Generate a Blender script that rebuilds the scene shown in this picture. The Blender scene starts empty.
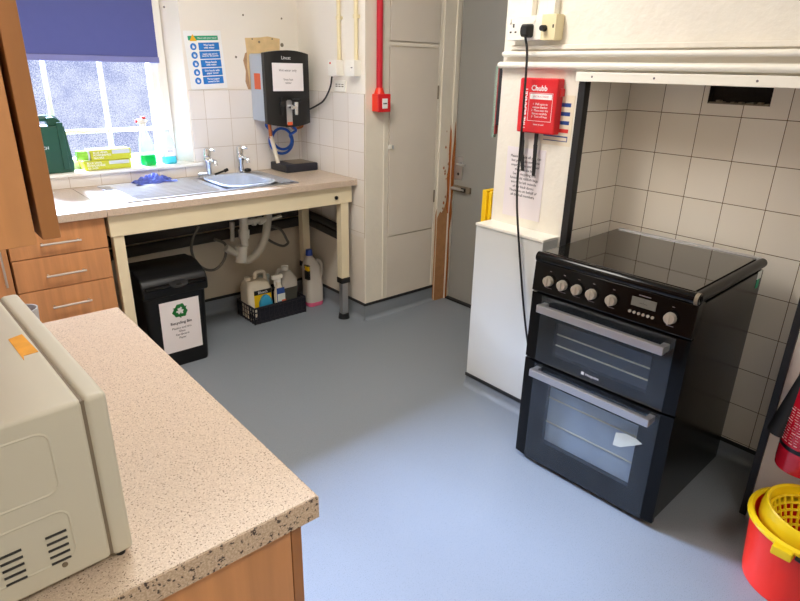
import bpy, bmesh, math, random
from mathutils import Vector, Matrix
random.seed(7)
sc = bpy.context.scene
col = sc.collection
PI = math.pi
# ------------------------------------------------------------------ camera
CAMH = 1.53
RC = (Vector((0.76064681, -0.64885231, 0.0201768)),
      Vector((-0.22129425, -0.28839115, -0.93158972)),
      Vector((0.61028295, 0.70414574, -0.3629511)))
FPX = 593.648
cd = bpy.data.cameras.new('camera'); cam = bpy.data.objects.new('camera', cd); col.objects.link(cam)
cd.sensor_width = 36; cd.lens = FPX / 800 * 36; cd.clip_start = 0.02
r_, u_, b_ = RC[0], -RC[1], -RC[2]
cam.matrix_world = Matrix(((r_.x, u_.x, b_.x, 0), (r_.y, u_.y, b_.y, 0), (r_.z, u_.z, b_.z, CAMH), (0, 0, 0, 1)))
sc.camera = cam
def ray(x, y): return RC[0] * ((x - 400) / FPX) + RC[1] * ((y - 300.5) / FPX) + RC[2]
def PZ(x, y, z): d = ray(x, y); t = (z - CAMH) / d.z; return Vector((d.x * t, d.y * t, z))
def PX(x, y, X): d = ray(x, y); t = X / d.x; return Vector((X, d.y * t, CAMH + d.z * t))
def PY(x, y, Y): d = ray(x, y); t = Y / d.y; return Vector((d.x * t, Y, CAMH + d.z * t))

# ------------------------------------------------------------------ materials
def lin(c):
    f = lambda v: v / 12.92 if v <= .04045 else ((v + .055) / 1.055) ** 2.4
    return tuple(f(v / 255) for v in c) + (1,)
class Mat:
    def __init__(s, name):
        s.m = bpy.data.materials.new(name); s.m.use_nodes = True
        s.nt = s.m.node_tree; s.nt.nodes.clear()
        s.out = s.nt.nodes.new('ShaderNodeOutputMaterial')
    def n(s, t, **kw):
        nd = s.nt.nodes.new('ShaderNode' + t)
        for k, v in kw.items():
            if k in nd.inputs: nd.inputs[k].default_value = v
            else: setattr(nd, k, v)
        return nd
    def l(s, a, b): s.nt.links.new(a, b)
def base(name, rgb, rough=.5, metal=0, spec=.5, var=.06, vscale=6, bump=0, bscale=60, coat=0, alpha=1, trans=0):
    q = Mat(name); p = q.n('BsdfPrincipled', Roughness=rough, Metallic=metal)
    p.inputs['Specular IOR Level'].default_value = spec
    p.inputs['Coat Weight'].default_value = coat
    p.inputs['Alpha'].default_value = alpha
    p.inputs['Transmission Weight'].default_value = trans
    c = lin(rgb)
    g = q.n('NewGeometry')
    nz = q.n('TexNoise', Scale=vscale, Detail=4.0); q.l(g.outputs['Position'], nz.inputs['Vector'])
    mx = q.n('Mix', data_type='RGBA')
    mx.inputs[6].default_value = tuple(v * (1 - var) for v in c[:3]) + (1,)
    mx.inputs[7].default_value = tuple(min(1, v * (1 + var)) for v in c[:3]) + (1,)
    q.l(nz.outputs['Fac'], mx.inputs[0]); q.l(mx.outputs[2], p.inputs['Base Color'])
    if bump:
        nb = q.n('TexNoise', Scale=bscale, Detail=3.0); q.l(g.outputs['Position'], nb.inputs['Vector'])
        bp = q.n('Bump', Strength=bump, Distance=.004); q.l(nb.outputs['Fac'], bp.inputs['Height'])
        q.l(bp.outputs['Normal'], p.inputs['Normal'])
    q.l(p.outputs[0], q.out.inputs[0]); q.p = p; q.mx = mx; q.g = g
    return q
def tile(name, axis, u0, v0, du=.157, dv=.163, rgb=(236, 230, 222), rgb2=(228, 221, 212), grout=(196, 180, 160)):
    q = Mat(name); p = q.n('BsdfPrincipled', Roughness=.22)
    g = q.n('NewGeometry'); sp = q.n('SeparateXYZ'); q.l(g.outputs['Position'], sp.inputs[0])
    cb = q.n('CombineXYZ')
    a = q.n('Math', operation='SUBTRACT'); q.l(sp.outputs[axis], a.inputs[0]); a.inputs[1].default_value = u0 - 40 * du
    b = q.n('Math', operation='SUBTRACT'); q.l(sp.outputs['Z'], b.inputs[0]); b.inputs[1].default_value = v0 - 40 * dv
    q.l(a.outputs[0], cb.inputs[0]); q.l(b.outputs[0], cb.inputs[1])
    br = q.n('TexBrick', offset=0.0, squash=1.0)
    for k, v in {'Scale': 1.0, 'Mortar Size': .0014, 'Mortar Smooth': .1, 'Brick Width': du, 'Row Height': dv, 'Color1': lin(rgb), 'Color2': lin(rgb2), 'Mortar': lin(grout)}.items():
        br.inputs[k].default_value = v
    q.l(cb.outputs[0], br.inputs['Vector']); q.l(br.outputs['Color'], p.inputs['Base Color'])
    inv = q.n('Math', operation='SUBTRACT'); inv.inputs[0].default_value = 1; q.l(br.outputs['Fac'], inv.inputs[1])
    bp = q.n('Bump', Strength=.5, Distance=.002); q.l(inv.outputs[0], bp.inputs['Height']); q.l(bp.outputs['Normal'], p.inputs['Normal'])
    q.l(p.outputs[0], q.out.inputs[0]); return q.m
def wood(name, rgb, axis=2):
    q = Mat(name); p = q.n('BsdfPrincipled', Roughness=.42)
    tc = q.n('NewGeometry'); mp = q.n('Mapping'); s = [38, 38, 38]; s[axis] = 2.2
    mp.inputs['Scale'].default_value = s; q.l(tc.outputs['Position'], mp.inputs[0])
    nz = q.n('TexNoise', Scale=1.0, Detail=5.0, Distortion=.4); q.l(mp.outputs[0], nz.inputs['Vector'])
    cr = q.n('ValToRGB'); c = lin(rgb)
    cr.color_ramp.elements[0].color = tuple(v * .86 for v in c[:3]) + (1,); cr.color_ramp.elements[0].position = .3
    cr.color_ramp.elements[1].color = tuple(min(1, v * 1.12) for v in c[:3]) + (1,); cr.color_ramp.elements[1].position = .7
    q.l(nz.outputs['Fac'], cr.inputs[0]); q.l(cr.outputs[0], p.inputs['Base Color']); q.l(p.outputs[0], q.out.inputs[0])
    return q.m
def speckle(name, rgb, dark, light, rough=.36, sc1=190, sc2=330):
    q = Mat(name); p = q.n('BsdfPrincipled', Roughness=rough)
    g = q.n('NewGeometry')
    n1 = q.n('TexNoise', Scale=sc1, Detail=2.0); q.l(g.outputs['Position'], n1.inputs['Vector'])
    n2 = q.n('TexNoise', Scale=sc2, Detail=1.0); q.l(g.outputs['Position'], n2.inputs['Vector'])
    r1 = q.n('ValToRGB'); r1.color_ramp.elements[0].position = .335; r1.color_ramp.elements[1].position = .40
    r1.color_ramp.elements[0].color = (1, 1, 1, 1); r1.color_ramp.elements[1].color = (0, 0, 0, 1)
    q.l(n1.outputs['Fac'], r1.inputs[0])
    r2 = q.n('ValToRGB'); r2.color_ramp.elements[0].position = .42; r2.color_ramp.elements[1].position = .62
    q.l(n2.outputs['Fac'], r2.inputs[0])
    m1 = q.n('Mix', data_type='RGBA'); m1.inputs[6].default_value = lin(rgb); m1.inputs[7].default_value = lin(light); q.l(r2.outputs[0], m1.inputs[0])
    m2 = q.n('Mix', data_type='RGBA'); q.l(m1.outputs[2], m2.inputs[6]); m2.inputs[7].default_value = lin(dark); q.l(r1.outputs[0], m2.inputs[0])
    q.l(m2.outputs[2], p.inputs['Base Color']); q.l(p.outputs[0], q.out.inputs[0]); return q.m

M = {}
def mk(k, *a, **kw): M[k] = base(k, *a, **kw).m
mk('plaster', (237, 230, 217), .75, bump=.25, bscale=45, var=.05, vscale=3)
mk('plaster_rough', (237, 231, 218), .8, bump=.9, bscale=38, var=.07, vscale=9)
mk('paint_cream', (226, 214, 188), .5, bump=.1, bscale=30, var=.05)
mk('lower_wall', (208, 195, 172), .7, var=.12, vscale=5)
mk('patch', (222, 192, 142), .85, var=.2, vscale=22)
mk('patch_edge', (178, 140, 104), .9, var=.3, vscale=40)
mk('white_gloss', (244, 240, 228), .35, bump=.3, bscale=50)
mk('white_panel', (212, 212, 206), .5, var=.02)
mk('white_plastic', (240, 236, 224), .35, var=.02)
mk('cream_plastic', (232, 218, 176), .35, var=.02)
mk('panel_cream', (216, 207, 193), .5, var=.05, vscale=4)
mk('frame_cream', (228, 221, 205), .45, var=.06, vscale=8, bump=.3, bscale=40)
mk('bare_wood', (176, 128, 84), .8, var=.25, vscale=26, bump=.4, bscale=90)
mk('rust', (170, 98, 40), .9, var=.4, vscale=60, bump=.6, bscale=120)
mk('door_grey', (150, 149, 143), .5, var=.05, vscale=4)
mk('black_trim', (24, 24, 26), .5, var=.1)
mk('table_cream', (232, 218, 184), .45, var=.03)
mk('steel', (206, 208, 212), .28, metal=1, var=.05)
mk('chrome', (225, 228, 232), .12, metal=1, var=.02)
mk('alu', (200, 200, 202), .38, metal=.9, var=.03)
mk('handle_metal', (214, 208, 200), .3, metal=.9, var=.03)
mk('red', (214, 26, 34), .35, var=.05)
mk('red_pipe', (196, 24, 44), .4, var=.05)
mk('red_ext', (186, 22, 44), .25, var=.03, coat=.3)
mk('call_red', (236, 52, 26), .4, var=.03)
mk('bucket_red', (240, 44, 26), .38, var=.03)
mk('bucket_yellow', (240, 206, 22), .35, var=.03)
mk('yellow', (246, 200, 14), .45, var=.04)
mk('black', (14, 14, 15), .35, var=.1)
mk('black_matte', (20, 20, 21), .6, var=.1)
mk('black_gloss', (9, 9, 10), .12, spec=.22, var=.05)
mk('rail_black', (16, 16, 16), .35, spec=.25, var=.08)
mk('lid_glass', (12, 11, 10), .04, spec=.7, var=.02, coat=.2)
mk('black_side', (12, 12, 11), .2, spec=.35, var=.08)
mk('bin_black', (9, 9, 10), .42, spec=.35, var=.08)
mk('lag', (62, 58, 54), .85, var=.2, bump=.3)
mk('paper', (238, 232, 232), .6, var=.02)
mk('paper_cream', (232, 220, 196), .6, var=.02)
mk('paper_gloss', (236, 228, 230), .3, var=.02)
mk('poster_white', (240, 240, 236), .4, var=.02)
mk('ink', (46, 42, 46), .7)
mk('ink_soft', (120, 112, 116), .7)
mk('pink_print', (226, 170, 176), .5)
mk('ink_white', (240, 240, 240), .5)
mk('blue_ink', (30, 122, 204), .5)
mk('navy_ink', (36, 70, 140), .5)
mk('red_ink', (216, 50, 44), .5)
mk('green_ink', (40, 160, 116), .5)
mk('recycle_green', (14, 116, 44), .5)
mk('tri_yellow', (238, 180, 30), .5)
mk('blind', (84, 90, 150), .8, var=.04, vscale=20, bump=.1, bscale=300)
mk('blind_bar', (120, 122, 176), .5)
mk('case_green', (16, 72, 54), .45, var=.08)
mk('box_yellow', (190, 190, 22), .5, var=.06)
mk('roll_green', (140, 206, 50), .5)
mk('grey_label', (196, 200, 198), .5)
mk('cloth', (124, 142, 226), .85, var=.14, vscale=30)
mk('hose_blue', (24, 84, 178), .4)
mk('copper', (184, 108, 62), .35, metal=.8)
mk('tray_black', (34, 36, 48), .45)
mk('tray_grille', (150, 138, 122), .45, metal=.4, var=.3, vscale=40)
mk('heater_grey', (180, 188, 196), .45, var=.04)
mk('orange', (220, 96, 52), .5)
mk('crate_navy', (13, 14, 28), .5, var=.1)
mk('jug_white', (236, 226, 204), .4, var=.04)
mk('label_blue', (40, 140, 176), .5)
mk('blue_cap', (34, 70, 160), .4)
mk('pvc', (226, 222, 208), .4, var=.06)
mk('pvc_grey', (196, 190, 174), .5, var=.1)
mk('flexi', (110, 106, 98), .4, metal=.6)
mk('mw_cream', (200, 195, 178), .42, var=.02)
mk('mw_top', (200, 195, 178), .42, var=.02)
mk('mw_orange', (232, 160, 30), .6, var=.2, vscale=60)
mk('bowl_plastic', (196, 206, 222), .4, var=.02)
mk('cavity_shade', (28, 20, 16), .9, var=.4, vscale=60, bump=.8)
mk('knob', (206, 198, 184), .3, metal=.6)
mk('lcd', (112, 110, 102), .3)
mk('sticker', (214, 222, 216), .6, var=.06, vscale=50)
mk('sticker_green', (40, 150, 110), .6)
mk('oven_liner', (196, 206, 216), .35, var=.08)  # lower oven only: paler tone puts light behind the glass into the colour
mk('oven_dark', (30, 34, 40), .3, var=.1)
mk('gold_rack', (236, 226, 196), .5)
mk('grime', (120, 108, 90), .6)
mk('mug', (176, 180, 186), .3)
mk('tea', (120, 60, 50), .4)
M['wood'] = wood('wood', (204, 144, 92), 2)
M['wood_front'] = wood('wood_front', (204, 143, 92), 2)
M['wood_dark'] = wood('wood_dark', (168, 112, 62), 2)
M['worktop'] = speckle('worktop', (198, 177, 156), (122, 100, 84), (214, 196, 176), .3, 350, 500)
M['worktop_edge'] = speckle('worktop_edge', (190, 164, 138), (70, 54, 44), (212, 190, 164), .4, 170, 300)
M['floor'] = speckle('floor', (128, 135, 142), (114, 121, 128), (136, 143, 150), .4, 260, 500)
M['tile_n'] = tile('tile_n', 'X', 1.512, 1.394 - .163)
M['tile_e'] = tile('tile_e', 'Y', 2.84, 1.394 - .163)
M['tile_a'] = tile('tile_a', 'Y', 1.098, 1.386, rgb=(241, 234, 222), rgb2=(232, 223, 208), grout=(112, 90, 60))
M['tile_j'] = tile('tile_j', 'X', 2.341, 1.386, rgb=(241, 234, 222), rgb2=(232, 223, 208), grout=(112, 90, 60))
# clear plastics and glass
def clear(name, rgb, fac=.35, rough=.1):
    q = Mat(name); t = q.n('BsdfTransparent'); t.inputs[0].default_value = lin(rgb)
    p = q.n('BsdfPrincipled', Roughness=rough); p.inputs['Base Color'].default_value = lin(rgb)
    mx = q.n('MixShader'); mx.inputs[0].default_value = fac
    q.l(t.outputs[0], mx.inputs[1]); q.l(p.outputs[0], mx.inputs[2]); q.l(mx.outputs[0], q.out.inputs[0]); return q.m
M['clear_bottle'] = clear('clear_bottle', (238, 244, 246), .45)
M['milky'] = clear('milky', (216, 210, 200), .8, .4)
M['green_liquid'] = clear('green_liquid', (20, 190, 90), .6)
M['cyan_liquid'] = clear('cyan_liquid', (90, 214, 226), .7)
M['grey_liquid'] = clear('grey_liquid', (84, 84, 76), .9)
M['pink_liquid'] = clear('pink_liquid', (240, 110, 150), .9)
def oven_glass():
    q = Mat('oven_glass'); t = q.n('BsdfTransparent'); t.inputs[0].default_value = (.86, .89, .92, 1)
    gl = q.n('BsdfGlossy', Roughness=.07); gl.inputs[0].default_value = (.9, .95, 1, 1)
    lw = q.n('LayerWeight', Blend=.5); pw = q.n('Math', operation='POWER'); q.l(lw.outputs['Facing'], pw.inputs[0]); pw.inputs[1].default_value = 4
    fr = q.n('Math', operation='MULTIPLY_ADD'); q.l(pw.outputs[0], fr.inputs[0]); fr.inputs[1].default_value = .7; fr.inputs[2].default_value = .045
    mx = q.n('MixShader'); q.l(fr.outputs[0], mx.inputs[0]); q.l(t.outputs[0], mx.inputs[1]); q.l(gl.outputs[0], mx.inputs[2])
    df = q.n('BsdfDiffuse'); df.inputs[0].default_value = lin((130, 140, 150))
    g = q.n('NewGeometry'); nz = q.n('TexNoise', Scale=9.0, Detail=6.0); q.l(g.outputs['Position'], nz.inputs['Vector'])
    ml = q.n('Math', operation='MULTIPLY'); q.l(nz.outputs['Fac'], ml.inputs[0]); ml.inputs[1].default_value = .11
    m2 = q.n('MixShader'); q.l(ml.outputs[0], m2.inputs[0]); q.l(mx.outputs[0], m2.inputs[1]); q.l(df.outputs[0], m2.inputs[2])
    q.l(m2.outputs[0], q.out.inputs[0]); return q.m
M['oven_glass'] = oven_glass()
def frosted():
    q = Mat('frosted_glass'); t = q.n('BsdfTransparent'); tr = q.n('BsdfTranslucent'); tr.inputs[0].default_value = (.8, .85, 1, 1)
    g = q.n('NewGeometry'); nz = q.n('TexNoise', Scale=190.0, Detail=2.0); q.l(g.outputs['Position'], nz.inputs['Vector'])
    n2 = q.n('TexNoise', Scale=8.0, Detail=3.0); q.l(g.outputs['Position'], n2.inputs['Vector'])
    ad = q.n('Math', operation='MULTIPLY_ADD'); q.l(n2.outputs['Fac'], ad.inputs[0]); ad.inputs[1].default_value = .45; q.l(nz.outputs['Fac'], ad.inputs[2])
    cr = q.n('ValToRGB'); cr.color_ramp.elements[0].position = .56; cr.color_ramp.elements[1].position = .86
    cr.color_ramp.elements[0].color = (.56, .60, .80, 1); cr.color_ramp.elements[1].color = (.92, .94, 1, 1)
    q.l(ad.outputs[0], cr.inputs[0]); q.l(cr.outputs[0], t.inputs[0])
    mx = q.n('MixShader'); mx.inputs[0].default_value = .0015; q.l(t.outputs[0], mx.inputs[1]); q.l(tr.outputs[0], mx.inputs[2])
    q.l(mx.outputs[0], q.out.inputs[0]); return q.m
M['frosted'] = frosted()

# ------------------------------------------------------------------ mesh builder
class MB:
    def __init__(s): s.bm = bmesh.new(); s.mats = []
    def mi(s, m):
        if m not in s.mats: s.mats.append(m)
        return s.mats.index(m)
    def add(s, tmp, mat, M4=None):
        if M4 is not None: bmesh.ops.transform(tmp, matrix=M4, verts=tmp.verts)
        bmesh.ops.recalc_face_normals(tmp, faces=tmp.faces)
        i = s.mi(mat)
        vm = {v: s.bm.verts.new(v.co) for v in tmp.verts}
        for f in tmp.faces:
            try: nf = s.bm.faces.new([vm[v] for v in f.verts]); nf.material_index = i
            except ValueError: pass
        tmp.free(); return s
    def box(s, x0, x1, y0, y1, z0, z1, mat, bev=0, seg=2, M4=None):
        t = bmesh.new(); bmesh.ops.create_cube(t, size=1)
        bmesh.ops.transform(t, matrix=Matrix.Translation(((x0 + x1) / 2, (y0 + y1) / 2, (z0 + z1) / 2)) @ Matrix.Diagonal((abs(x1 - x0), abs(y1 - y0), abs(z1 - z0), 1)), verts=t.verts)
        if bev: bmesh.ops.bevel(t, geom=t.edges[:], offset=bev, segments=seg, affect='EDGES', profile=.5)
        return s.add(t, mat, M4)
    def cyl(s, p0, p1, r0, mat, r1=None, n=20, M4=None, bev=0):
        p0, p1 = Vector(p0), Vector(p1); r1 = r0 if r1 is None else r1
        d = p1 - p0; t = bmesh.new()
        bmesh.ops.create_cone(t, cap_ends=True, segments=n, radius1=r0, radius2=r1, depth=d.length)
        if bev: bmesh.ops.bevel(t, geom=[e for e in t.edges if len([f for f in e.link_faces if len(f.verts) > 4])], offset=bev, segments=2, affect='EDGES', profile=.5)
        q = Vector((0, 0, 1)).rotation_difference(d.normalized()).to_matrix().to_4x4()
        bmesh.ops.transform(t, matrix=Matrix.Translation((p0 + p1) / 2) @ q, verts=t.verts)
        return s.add(t, mat, M4)
    def tube(s, pts, r, mat, n=8, sub=6, closed=False, M4=None, flat=None):
        P = [Vector(p) for p in pts]
        if sub > 1 and len(P) > 2:
            out = []; m = len(P)
            rng = range(m) if closed else range(m - 1)
            for i in rng:
                a = P[(i - 1) % m] if closed or i > 0 else P[0] * 2 - P[1]
                b, c = P[i], P[(i + 1) % m]
                d = P[(i + 2) % m] if closed or i + 2 < m else P[-1] * 2 - P[-2]
                for k in range(sub):
                    t = k / sub
                    out.append(.5 * ((2 * b) + (c - a) * t + (2 * a - 5 * b + 4 * c - d) * t * t + (3 * b - a - 3 * c + d) * t ** 3))
            if not closed: out.append(P[-1])
            P = out
        t = bmesh.new(); rings = []; up = Vector((0, 0, 1)); m = len(P)
        for i, p in enumerate(P):
            if closed: tg = (P[(i + 1) % m] - P[i - 1]).normalized()
            else: tg = (P[min(i + 1, m - 1)] - P[max(i - 1, 0)]).normalized()
            if abs(tg.dot(up)) > .98: up = Vector((1, 0, 0)) if abs(tg.x) < .9 else Vector((0, 1, 0))
            sx = tg.cross(up).normalized(); sy = sx.cross(tg).normalized(); up = sy
            rr = r(i / max(1, m - 1)) if callable(r) else r
            ra, rb = (rr, rr) if flat is None else (rr, rr * flat)
            rings.append([t.verts.new(p + sx * math.cos(2 * PI * k / n) * ra + sy * math.sin(2 * PI * k / n) * rb) for k in range(n)])
        for i in range(m if closed else m - 1):
            a, b = rings[i], rings[(i + 1) % m]
            for k in range(n): t.faces.new((a[k], a[(k + 1) % n], b[(k + 1) % n], b[k]))
        if not closed: t.faces.new(rings[0][::-1]); t.faces.new(rings[-1])
        return s.add(t, mat, M4)
    def lathe(s, prof, c, mat, n=28, M4=None, sx=1, sy=1, rot=0, cap=True):
        t = bmesh.new(); rings = []
        for r, z in prof:
            rings.append([t.verts.new((c[0] + math.cos(2 * PI * k / n + rot) * r * sx, c[1] + math.sin(2 * PI * k / n + rot) * r * sy, c[2] + z)) for k in range(n)])
        for a, b in zip(rings, rings[1:]):
            for k in range(n): t.faces.new((a[k], a[(k + 1) % n], b[(k + 1) % n], b[k]))
        if cap: t.faces.new(rings[0][::-1]); t.faces.new(rings[-1])
        return s.add(t, mat, M4)
    def prism(s, poly, h0, h1, mat, M4=None, bev=0, seg=2):
        t = bmesh.new(); n = len(poly)
        a = [t.verts.new((x, y, h0)) for x, y in poly]; b = [t.verts.new((x, y, h1)) for x, y in poly]
        t.faces.new(a[::-1]); t.faces.new(b)
        for i in range(n): t.faces.new((a[i], a[(i + 1) % n], b[(i + 1) % n], b[i]))
        if bev: bmesh.ops.bevel(t, geom=t.edges[:], offset=bev, segments=seg, affect='EDGES', profile=.5)
        return s.add(t, mat, M4)
    def rounded(s, secs, mat, n=10, M4=None):
        # stack of rounded rectangles (cx,cy,z,w,d,r) lofted
        t = bmesh.new(); rings = []
        for cx, cy, z, w, d, r in secs:
            ring = []
            for q, (ax, ay) in enumerate(((1, 1), (-1, 1), (-1, -1), (1, -1))):
                for k in range(n // 2 + 1):
                    an = q * PI / 2 + (PI / 2) * k / (n // 2)
                    ring.append(t.verts.new((cx + ax * (w / 2 - r) + r * math.cos(an), cy + ay * (d / 2 - r) + r * math.sin(an), z)))
            rings.append(ring)
        m = len(rings[0])
        for a, b in zip(rings, rings[1:]):
            for k in range(m): t.faces.new((a[k], a[(k + 1) % m], b[(k + 1) % m], b[k]))
        t.faces.new(rings[0][::-1]); t.faces.new(rings[-1])
        return s.add(t, mat, M4)
    def build(s, name, parent=None, angle=35, wn=True):
        me = bpy.data.meshes.new(name)
        if parent is None and s.bm.verts:
            xs = [v.co for v in s.bm.verts]
            o0 = Vector(((min(v.x for v in xs) + max(v.x for v in xs)) / 2, (min(v.y for v in xs) + max(v.y for v in xs)) / 2, min(v.z for v in xs)))
        else: o0 = None
        if parent is not None:
            rt = root(parent)
            if not rt.get('_local'):
                off = rt.matrix_basis.inverted()
                bmesh.ops.transform(s.bm, matrix=off, verts=s.bm.verts)
        elif o0 is not None: bmesh.ops.translate(s.bm, vec=-o0, verts=s.bm.verts)
        s.bm.to_mesh(me); s.bm.free()
        for m in s.mats: me.materials.append(M[m])
        for p in me.polygons: p.use_smooth = True
        me.set_sharp_from_angle(angle=math.radians(angle))
        o = bpy.data.objects.new(name, me); col.objects.link(o)
        if wn: md = o.modifiers.new('wn', 'WEIGHTED_NORMAL'); md.keep_sharp = True; md.weight = 80
        if parent is not None: o.parent = parent
        elif o0 is not None: o.location = o0
        return o
def root(o):
    while o.parent: o = o.parent
    return o
LOCALS = []
def thing(name, label, cat, loc=(0, 0, 0), rz=0, group=None, local=False):
    o = bpy.data.objects.new(name, None); col.objects.link(o); o.empty_display_size = .05
    o.location = loc; o.rotation_euler = (0, 0, rz); o.matrix_basis = Matrix.Translation(loc) @ Matrix.Rotation(rz, 4, 'Z')
    o['label'] = label; o['category'] = cat
    if group: o['group'] = group
    if local: o['_local'] = 1; LOCALS.append(o)
    return o
def tag(o, label, cat, group=None):
    o['label'] = label; o['category'] = cat
    if group: o['group'] = group
    return o
def struct(o, label=None):
    o['kind'] = 'structure'
    if label: o['label'] = label
    return o
def frame4(org, right, up):
    r = Vector(right).normalized(); u = Vector(up); u = (u - r * u.dot(r)).normalized(); n = r.cross(u)
    return Matrix(((r.x, u.x, n.x, org[0]), (r.y, u.y, n.y, org[1]), (r.z, u.z, n.z, org[2]), (0, 0, 0, 1)))
def text(body, size, org, right, up, mat, parent, name='lettering', align='CENTER', lsp=1.0, bold=0):
    c = bpy.data.curves.new('txt', 'FONT'); c.body = body; c.size = size; c.align_x = align; c.align_y = 'CENTER'
    c.extrude = .0003; c.space_line = lsp; c.resolution_u = 2; c.offset = bold
    t = bpy.data.objects.new('txt', c); col.objects.link(t); bpy.context.view_layer.update()
    me = bpy.data.meshes.new_from_object(t.evaluated_get(bpy.context.evaluated_depsgraph_get()))
    bpy.data.objects.remove(t); bpy.data.curves.remove(c)
    F = frame4(org, right, up)
    rt = root(parent)
    if not rt.get('_local'): F = rt.matrix_basis.inverted() @ F
    me.transform(F); me.materials.clear(); me.materials.append(M[mat]); me.name = name
    o = bpy.data.objects.new(name, me); col.objects.link(o); o.parent = parent
    return o

# ================================================================== SETTING
XE, YN, ZT = 2.165, 3.54, .905
HZ = 2.6
struct(MB().box(-.32, 3.1, -1.6, 3.75, -.06, 0, 'floor').build('floor'))
struct(MB().box(-.32, 3.1, -1.6, 3.75, HZ, HZ + .08, 'plaster').build('ceiling'))
struct(MB().box(-.32, 3.1, -1.75, -1.6, 0, HZ, 'plaster').build('wall_south'))
# north wall with splayed window opening
WX0, WX1B, WX1F, WZ0, WZ1 = .10, 1.36, 1.415, .98, 2.15
b = MB()
b.box(-.32, WX0, YN, 3.82, 0, HZ, 'plaster')
b.box(WX0, WX1F, YN, 3.82, .0, WZ0 - .012, 'plaster')
b.box(WX0, WX1F, YN, 3.82, WZ1, HZ, 'plaster')
b.prism([(WX1F, YN), (XE + .14, YN), (XE + .14, 3.82), (WX1B, 3.82), (WX1B, 3.70)], 0, HZ, 'plaster')
b.box(-.2, XE, YN - .003, YN, .0, .80, 'lower_wall')
# old paint patch around the heater
poly = [(1.815, 1.396), (1.81, 1.45), (1.802, 1.52), (1.806, 1.60), (1.800, 1.685), (1.90, 1.692), (1.95, 1.70), (2.035, 1.69), (2.03, 1.60), (2.07, 1.45), (2.06, 1.396)]
b.prism([(1.80, 1.396), (1.785, 1.44), (1.792, 1.50), (1.78, 1.56), (1.795, 1.60), (1.86, 1.64), (1.88, 1.396)], -.0008, .0008, 'patch_edge', frame4((0, YN - .0005, 0), (1, 0, 0), (0, 0, 1)))
b.prism(poly, -.0014, .0014, 'patch', frame4((0, YN - .0005, 0), (1, 0, 0), (0, 0, 1)))
for px, py, rr in ((243, 15, .006), (281.5, 18.5, .006), (252, 39, .005), (259, 42, .007), (272, 39, .005), (164, 7, .006), (282, 45, .012), (236, 57, .007)):
    q = PY(px, py, YN); yb = YN - (.0018 if 240 < px < 282 and py > 36 else 0)
    b.cyl((q.x, yb + .001, q.z), (q.x, yb - .0006, q.z), rr, 'grime', n=9)
struct(b.build('wall_north'))
b = MB()
b.box(1.424, XE - .006, YN - .007, YN, .80, 1.394, 'tile_n')
b.box(-.2, 1.424, YN - .007, YN, .80, .966, 'tile_n')
struct(b.build('trim_1'))
b = MB().box(WX0 - .0, 1.468, 3.512, 3.76, .967, .985, 'white_gloss', .004)
struct(b.build('trim_2'), 'white painted window sill')
# east nib beside the sink, tiled
struct(MB().box(XE, 2.33, 2.84, 3.82, 0, HZ, 'plaster').box(XE - .003, XE, 2.842, 3.54, .0, .55, 'panel_cream').build('wall_northeast'))
struct(MB().box(XE - .006, XE, 2.8405, YN, .55, 1.394, 'tile_e').build('trim_3'))
struct(MB().box(-.32, -.2, -1.6, 3.6, 0, HZ, 'plaster').build('wall_west'))
# wall beyond the built in cupboard, and the wall holding the grey door
struct(MB().box(2.33, 2.89, 2.865, 3.2, 0, HZ, 'plaster').build('wall_back'))
struct(MB().box(2.93, 3.1, 1.3, 3.2, 0, HZ, 'plaster').build('wall_hall'))
# chimney breast: left pier, lintel, right pier, alcove back
AY0, AY1, AX = .515, 1.41, 2.50
b = MB()
b.box(2.17, 2.93, AY1 + .006, 1.845, 0, HZ, 'plaster_rough')
b.box(2.17, 2.93, AY0 - .006, AY1 + .006, 1.52, HZ, 'plaster_rough')
b.box(2.17, 2.93, -1.6, AY0 - .006, 0, HZ, 'plaster_rough')
b.box(AX + .09, 2.93, AY0 - .006, AY1 + .006, 0, 1.52, 'cavity_shade')
struct(b.build('wall_east'))
vy0, vy1, vz0, vz1 = .852, 1.078, 1.43, 1.515
b = MB()
b.box(AX, AX + .09, AY0, vy0, 0, 1.52, 'tile_a').box(AX, AX + .09, vy1, AY1, 0, 1.52, 'tile_a').box(AX, AX + .09, vy0, vy1, 0, vz0, 'tile_a')
b.box(2.185, AX, AY1, AY1 + .006, 0, 1.52, 'tile_j').box(2.185, AX, AY0 - .006, AY0, 0, 1.52, 'tile_j')
b.box(AX + .035, AX + .09, vy0, vy1, vz0, 1.52, 'cavity_shade').box(AX + .004, AX + .036, vy1 - .0015, vy1 + .0005, vz0, 1.52, 'cavity_shade').box(AX + .012, AX + .036, vy0, vy1, vz0 - .0005, vz0 + .001, 'cavity_shade')  # dark back and linings paint the shade inside the vent hole
for k in range(16):
    y = vy0 + .012 + k * .0137; h = random.uniform(.004, .016)
    b.box(AX + .006, AX + .034, y - .007, y + .007, vz0 - .002, vz0 + h, 'grime')
struct(b.build('trim_4'), 'cream wall tiles lining the cooker alcove')
b = MB(); b.box(2.135, 2.30, -.3, 1.442, 1.50, 1.535, 'white_gloss', .003)
for yy in (.45, .78, 1.12, 1.37): b.cyl((2.134, yy, 1.518), (2.138, yy, 1.518), .004, 'ink_soft', n=10)
struct(b.build('trim_5'), 'white painted batten under the alcove lintel')
b = MB(); b.box(2.158, 2.195, AY1 - .002, AY1 + .031, .0, 1.50, 'black_trim', .003); struct(b.build('trim_6'), 'black edging strip left of the cooker')
b = MB(); b.box(2.158, 2.195, AY0 - .022, AY0 + .002, .0, 1.50, 'black_trim', .003); struct(b.build('trim_7'), 'black edging strip right of the cooker')
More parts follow.
